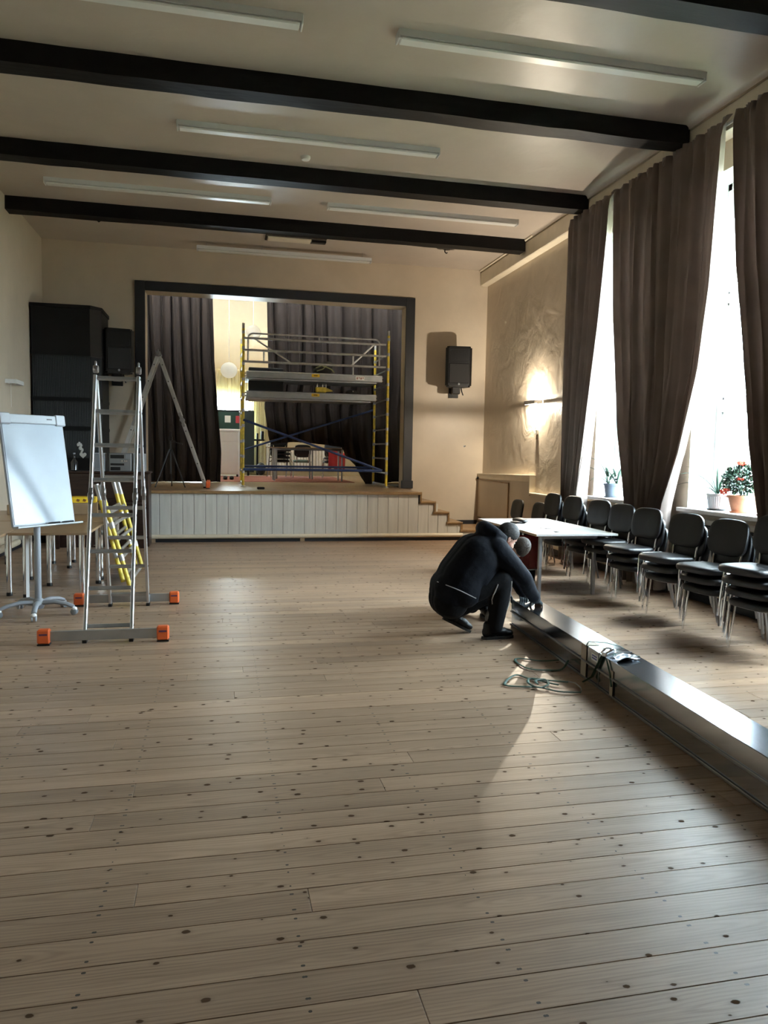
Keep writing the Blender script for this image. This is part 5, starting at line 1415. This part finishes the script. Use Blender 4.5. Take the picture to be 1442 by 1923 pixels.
def person(label, J, H, hairm, jm, tm, torso, legs, arms, hands, shoes, hood=None, group=None):
    body = MB(); head_shapes(body, H)
    for a, b_ in zip(torso, torso[1:]): body.cone(a[0], b_[0], a[1]*.8, b_[1]*.8)
    for ch in arms + legs:
        for a, b_ in zip(ch, ch[1:]): body.cone(a[0], b_[0], a[1]*.72, b_[1]*.72)
    for h in hands: hand_shapes(body, *h[:5], s=.92)
    o = fuse(body, 'person', SKIN, .0075, 3)
    tag(o, label, 'person', group)
    jk = MB()
    for s_ in (-1, 1):
        for a, b_ in zip(torso, torso[1:]):
            oa = V((0, s_*a[2], 0)) if not isinstance(a[2], V) else a[2]*s_; ob = V((0, s_*b_[2], 0)) if not isinstance(b_[2], V) else b_[2]*s_
            jk.cone(V(a[0])+oa, V(b_[0])+ob, a[1], b_[1], 18)
            if s_ > 0: jk.cone(a[0], b_[0], a[1]*1.03, b_[1]*1.03, 18)
    for ch in arms:
        for a, b_ in zip(ch, ch[1:]): jk.cone(a[0], b_[0], a[1], b_[1], 16)
        e = V(ch[-1][0]); d = (V(ch[-2][0])-e).normalized(); jk.tube([e+d*.015, e+d*.05], ch[-1][1]*1.12, 14)   # cuff
    if hood: jk.tube(hood[0], hood[1], 14)
    for a, b_ in J.get('flap', ()): jk.cone(a[0], b_[0], a[1], b_[1], 16)
    jo = fuse(jk, 'jacket', jm, .011, 5, o)
    tr = MB()
    for c, r_ in J['seat']: tr.ball(c, r_, 18, 12)
    for ch in legs:
        for a, b_ in zip(ch, ch[1:]): tr.cone(a[0], b_[0], a[1], b_[1], 16)
    to = fuse(tr, 'trousers', tm, .011, 5, o)
    ho = hair_mesh(H, 4).build('hair', hairm, o); sm = ho.modifiers.new('thickness', 'SOLIDIFY'); sm.thickness = .007; sm.offset = 0
    for s_ in (-1, 1):
        MB().ball(H @ V((.083, s_*.031, .004)), .0125, 12, 8).build('eye', EYEM, o)
        MB().tube([H @ V((.086, s_*.018, .026)), H @ V((.092, s_*.032, .030)), H @ V((.082, s_*.048, .024))], .0045, 6).build('eyebrow', hairm, o)
    for h in hands:
        g_ = MB(); hand_shapes(g_, *h[:5], s=1.0)
        g_.cone(V(h[0])-V(h[1]).normalized()*.05, V(h[0])+V(h[1]).normalized()*.02, .040, .034)
        fuse(g_, 'glove', GLOVE, .0042, 2, o)
    for m_ in shoes: shoe(o, m_)
    return o, jo, to

YM = 6.30
H1 = frame((2.515, 6.27, .905), (.76, .12, -.64), (.62, -.05, .75))
torso1 = [((2.00, YM, .40), .160, .085), ((2.10, YM, .56), .185, .085), ((2.25, YM, .74), .190, .095), ((2.36, YM, .83), .130, .085), ((2.44, YM-.01, .875), .075, .03)]
legs1 = [[((2.05, 6.19, .37), .11), ((2.43, 6.12, .55), .095), ((2.415, 6.15, .34), .092), ((2.39, 6.165, .11), .074)],
         [((2.05, 6.42, .34), .105), ((2.43, 6.46, .34), .080), ((2.24, 6.44, .26), .076), ((2.06, 6.42, .17), .062)]]
arms1 = [[((2.375, 6.12, .82), .104), ((2.50, 6.10, .69), .088), ((2.63, 6.09, .555), .072), ((2.70, 6.16, .46), .066), ((2.80, 6.235, .345), .054)],
         [((2.40, 6.48, .825), .088), ((2.66, 6.56, .56), .064), ((2.80, 6.52, .345), .050)]]
hands1 = [((2.815, 6.25, .335), (.55, .55, -.50), (.30, .10, .90), -1, (.5, .45)),
          ((2.815, 6.515, .335), (.75, -.1, -.55), (.5, .0, .85), 1, (.5, .45))]
sh1 = Matrix.Translation((2.285, 6.165, 0)) @ Matrix.Rotation(R(6), 4, 'Z')
sh2 = Matrix.Translation((2.235, 6.435, .004)) @ Matrix.Rotation(R(4), 4, 'Z') @ Matrix.Rotation(R(27), 4, 'Y') @ Matrix.Translation((-.275, 0, 0))
hood1 = ([(2.46, 6.155, .885), (2.385, 6.165, .935), (2.325, 6.23, .975), (2.315, 6.30, .985), (2.325, 6.37, .975), (2.385, 6.435, .935), (2.46, 6.445, .885)], [.045, .058, .068, .070, .068, .058, .045])
J1 = {'seat': [((1.995, 6.215, .345), (.160, .14, .165)), ((1.995, 6.385, .345), (.160, .14, .165)), ((1.995, 6.30, .345), (.162, .14, .167))],
      'flap': [(((2.16, 6.20, .60), .16), ((2.10, 6.17, .44), .155)), (((2.30, 6.20, .66), .135), ((2.27, 6.16, .52), .11)), (((1.99, 6.22, .46), .148), ((1.99, 6.38, .46), .148)), (((2.30, 6.38, .66), .13), ((2.24, 6.42, .50), .11))]}
p1, j1, t1 = person('crouching man in a black hooded jacket and gloves working on the steel duct', J1, H1, HAIR, JACKET, TROUS, torso1, legs1, arms1, hands1, [sh1, sh2], hood1, None)
def on_line(o, name, pts, r_, m):
    q = on_surface(o, pts)
    if len(q) > 1: MB().tube(q, r_, 6).build(name, m, p1)
on_line(j1, 'waist_piping', [(1.86, .52), (1.92, .505), (1.98, .485), (2.04, .46), (2.10, .43), (2.16, .40)], .004, PIPING)
on_line(t1, 'leg_piping', [(2.36, .52), (2.345, .47), (2.338, .42), (2.337, .37), (2.34, .33)], .005, PIPING)
on_line(t1, 'leg_piping', [(2.490, .54), (2.497, .47), (2.495, .40), (2.485, .33), (2.470, .28)], .005, PIPING)
b = MB(); b.tube([(2.335, 6.20, .13), (2.325, 6.18, .20), (2.345, 6.15, .27), (2.37, 6.13, .30)], [.028, .036, .030, .014], 10, flat=.6); b.build('knee_pad', mat('grey_pad', (.13, .13, .13), .6, var=.4, vscale=30), p1)
# second man, bent forward behind the first
H2 = frame((2.86, 6.80, .735), (-.62, -.28, -.72), (.55, -.50, .55))
torso2 = [((2.52, 7.40, .36), .15, V((.075, .03, 0))), ((2.54, 7.28, .54), .155, V((.085, .03, 0))), ((2.60, 7.12, .68), .150, V((.09, .03, 0))), ((2.70, 6.98, .66), .105, V((.08, .03, 0))), ((2.80, 6.89, .68), .065, V((.02, .0, 0)))]
legs2 = [[((2.46, 7.38, .34), .10), ((2.50, 6.98, .20), .08), ((2.50, 7.10, .10), .075), ((2.48, 7.40, .075), .06)], [((2.62, 7.38, .34), .10), ((2.66, 6.98, .42), .08), ((2.64, 7.02, .24), .075), ((2.62, 7.06, .11), .066)]]
arms2 = [[((2.52, 6.98, .70), .08), ((2.48, 6.88, .46), .06), ((2.66, 6.72, .34), .048)], [((2.80, 7.03, .70), .08), ((2.90, 6.90, .48), .06), ((2.86, 6.70, .345), .048)]]
hands2 = [((2.67, 6.71, .33), (.75, -.5, -.45), (.3, .1, .9), 1, (.5, .45)), ((2.86, 6.69, .335), (-.1, -.8, -.5), (0, .3, .9), -1, (.5, .45))]
sa = Matrix.Translation((2.62, 7.06+.05, 0)) @ Matrix.Rotation(R(-90), 4, 'Z')
sb = Matrix.Translation((2.48, 7.46, .07)) @ Matrix.Rotation(R(-90), 4, 'Z') @ Matrix.Rotation(R(65), 4, 'Y') @ Matrix.Translation((-.05, 0, 0))
J2 = {'seat': [((2.45, 7.40, .35), (.14, .15, .15)), ((2.61, 7.40, .35), (.14, .15, .15))]}
person('second man bending his head down, mostly hidden behind the crouching man', J2, H2, HAIR2, mat('dark_navy_sweater', (.012, .016, .03), .85, bump=.4, bscale=30), TROUS, torso2, legs2, arms2, hands2, [sa, sb], None, None)
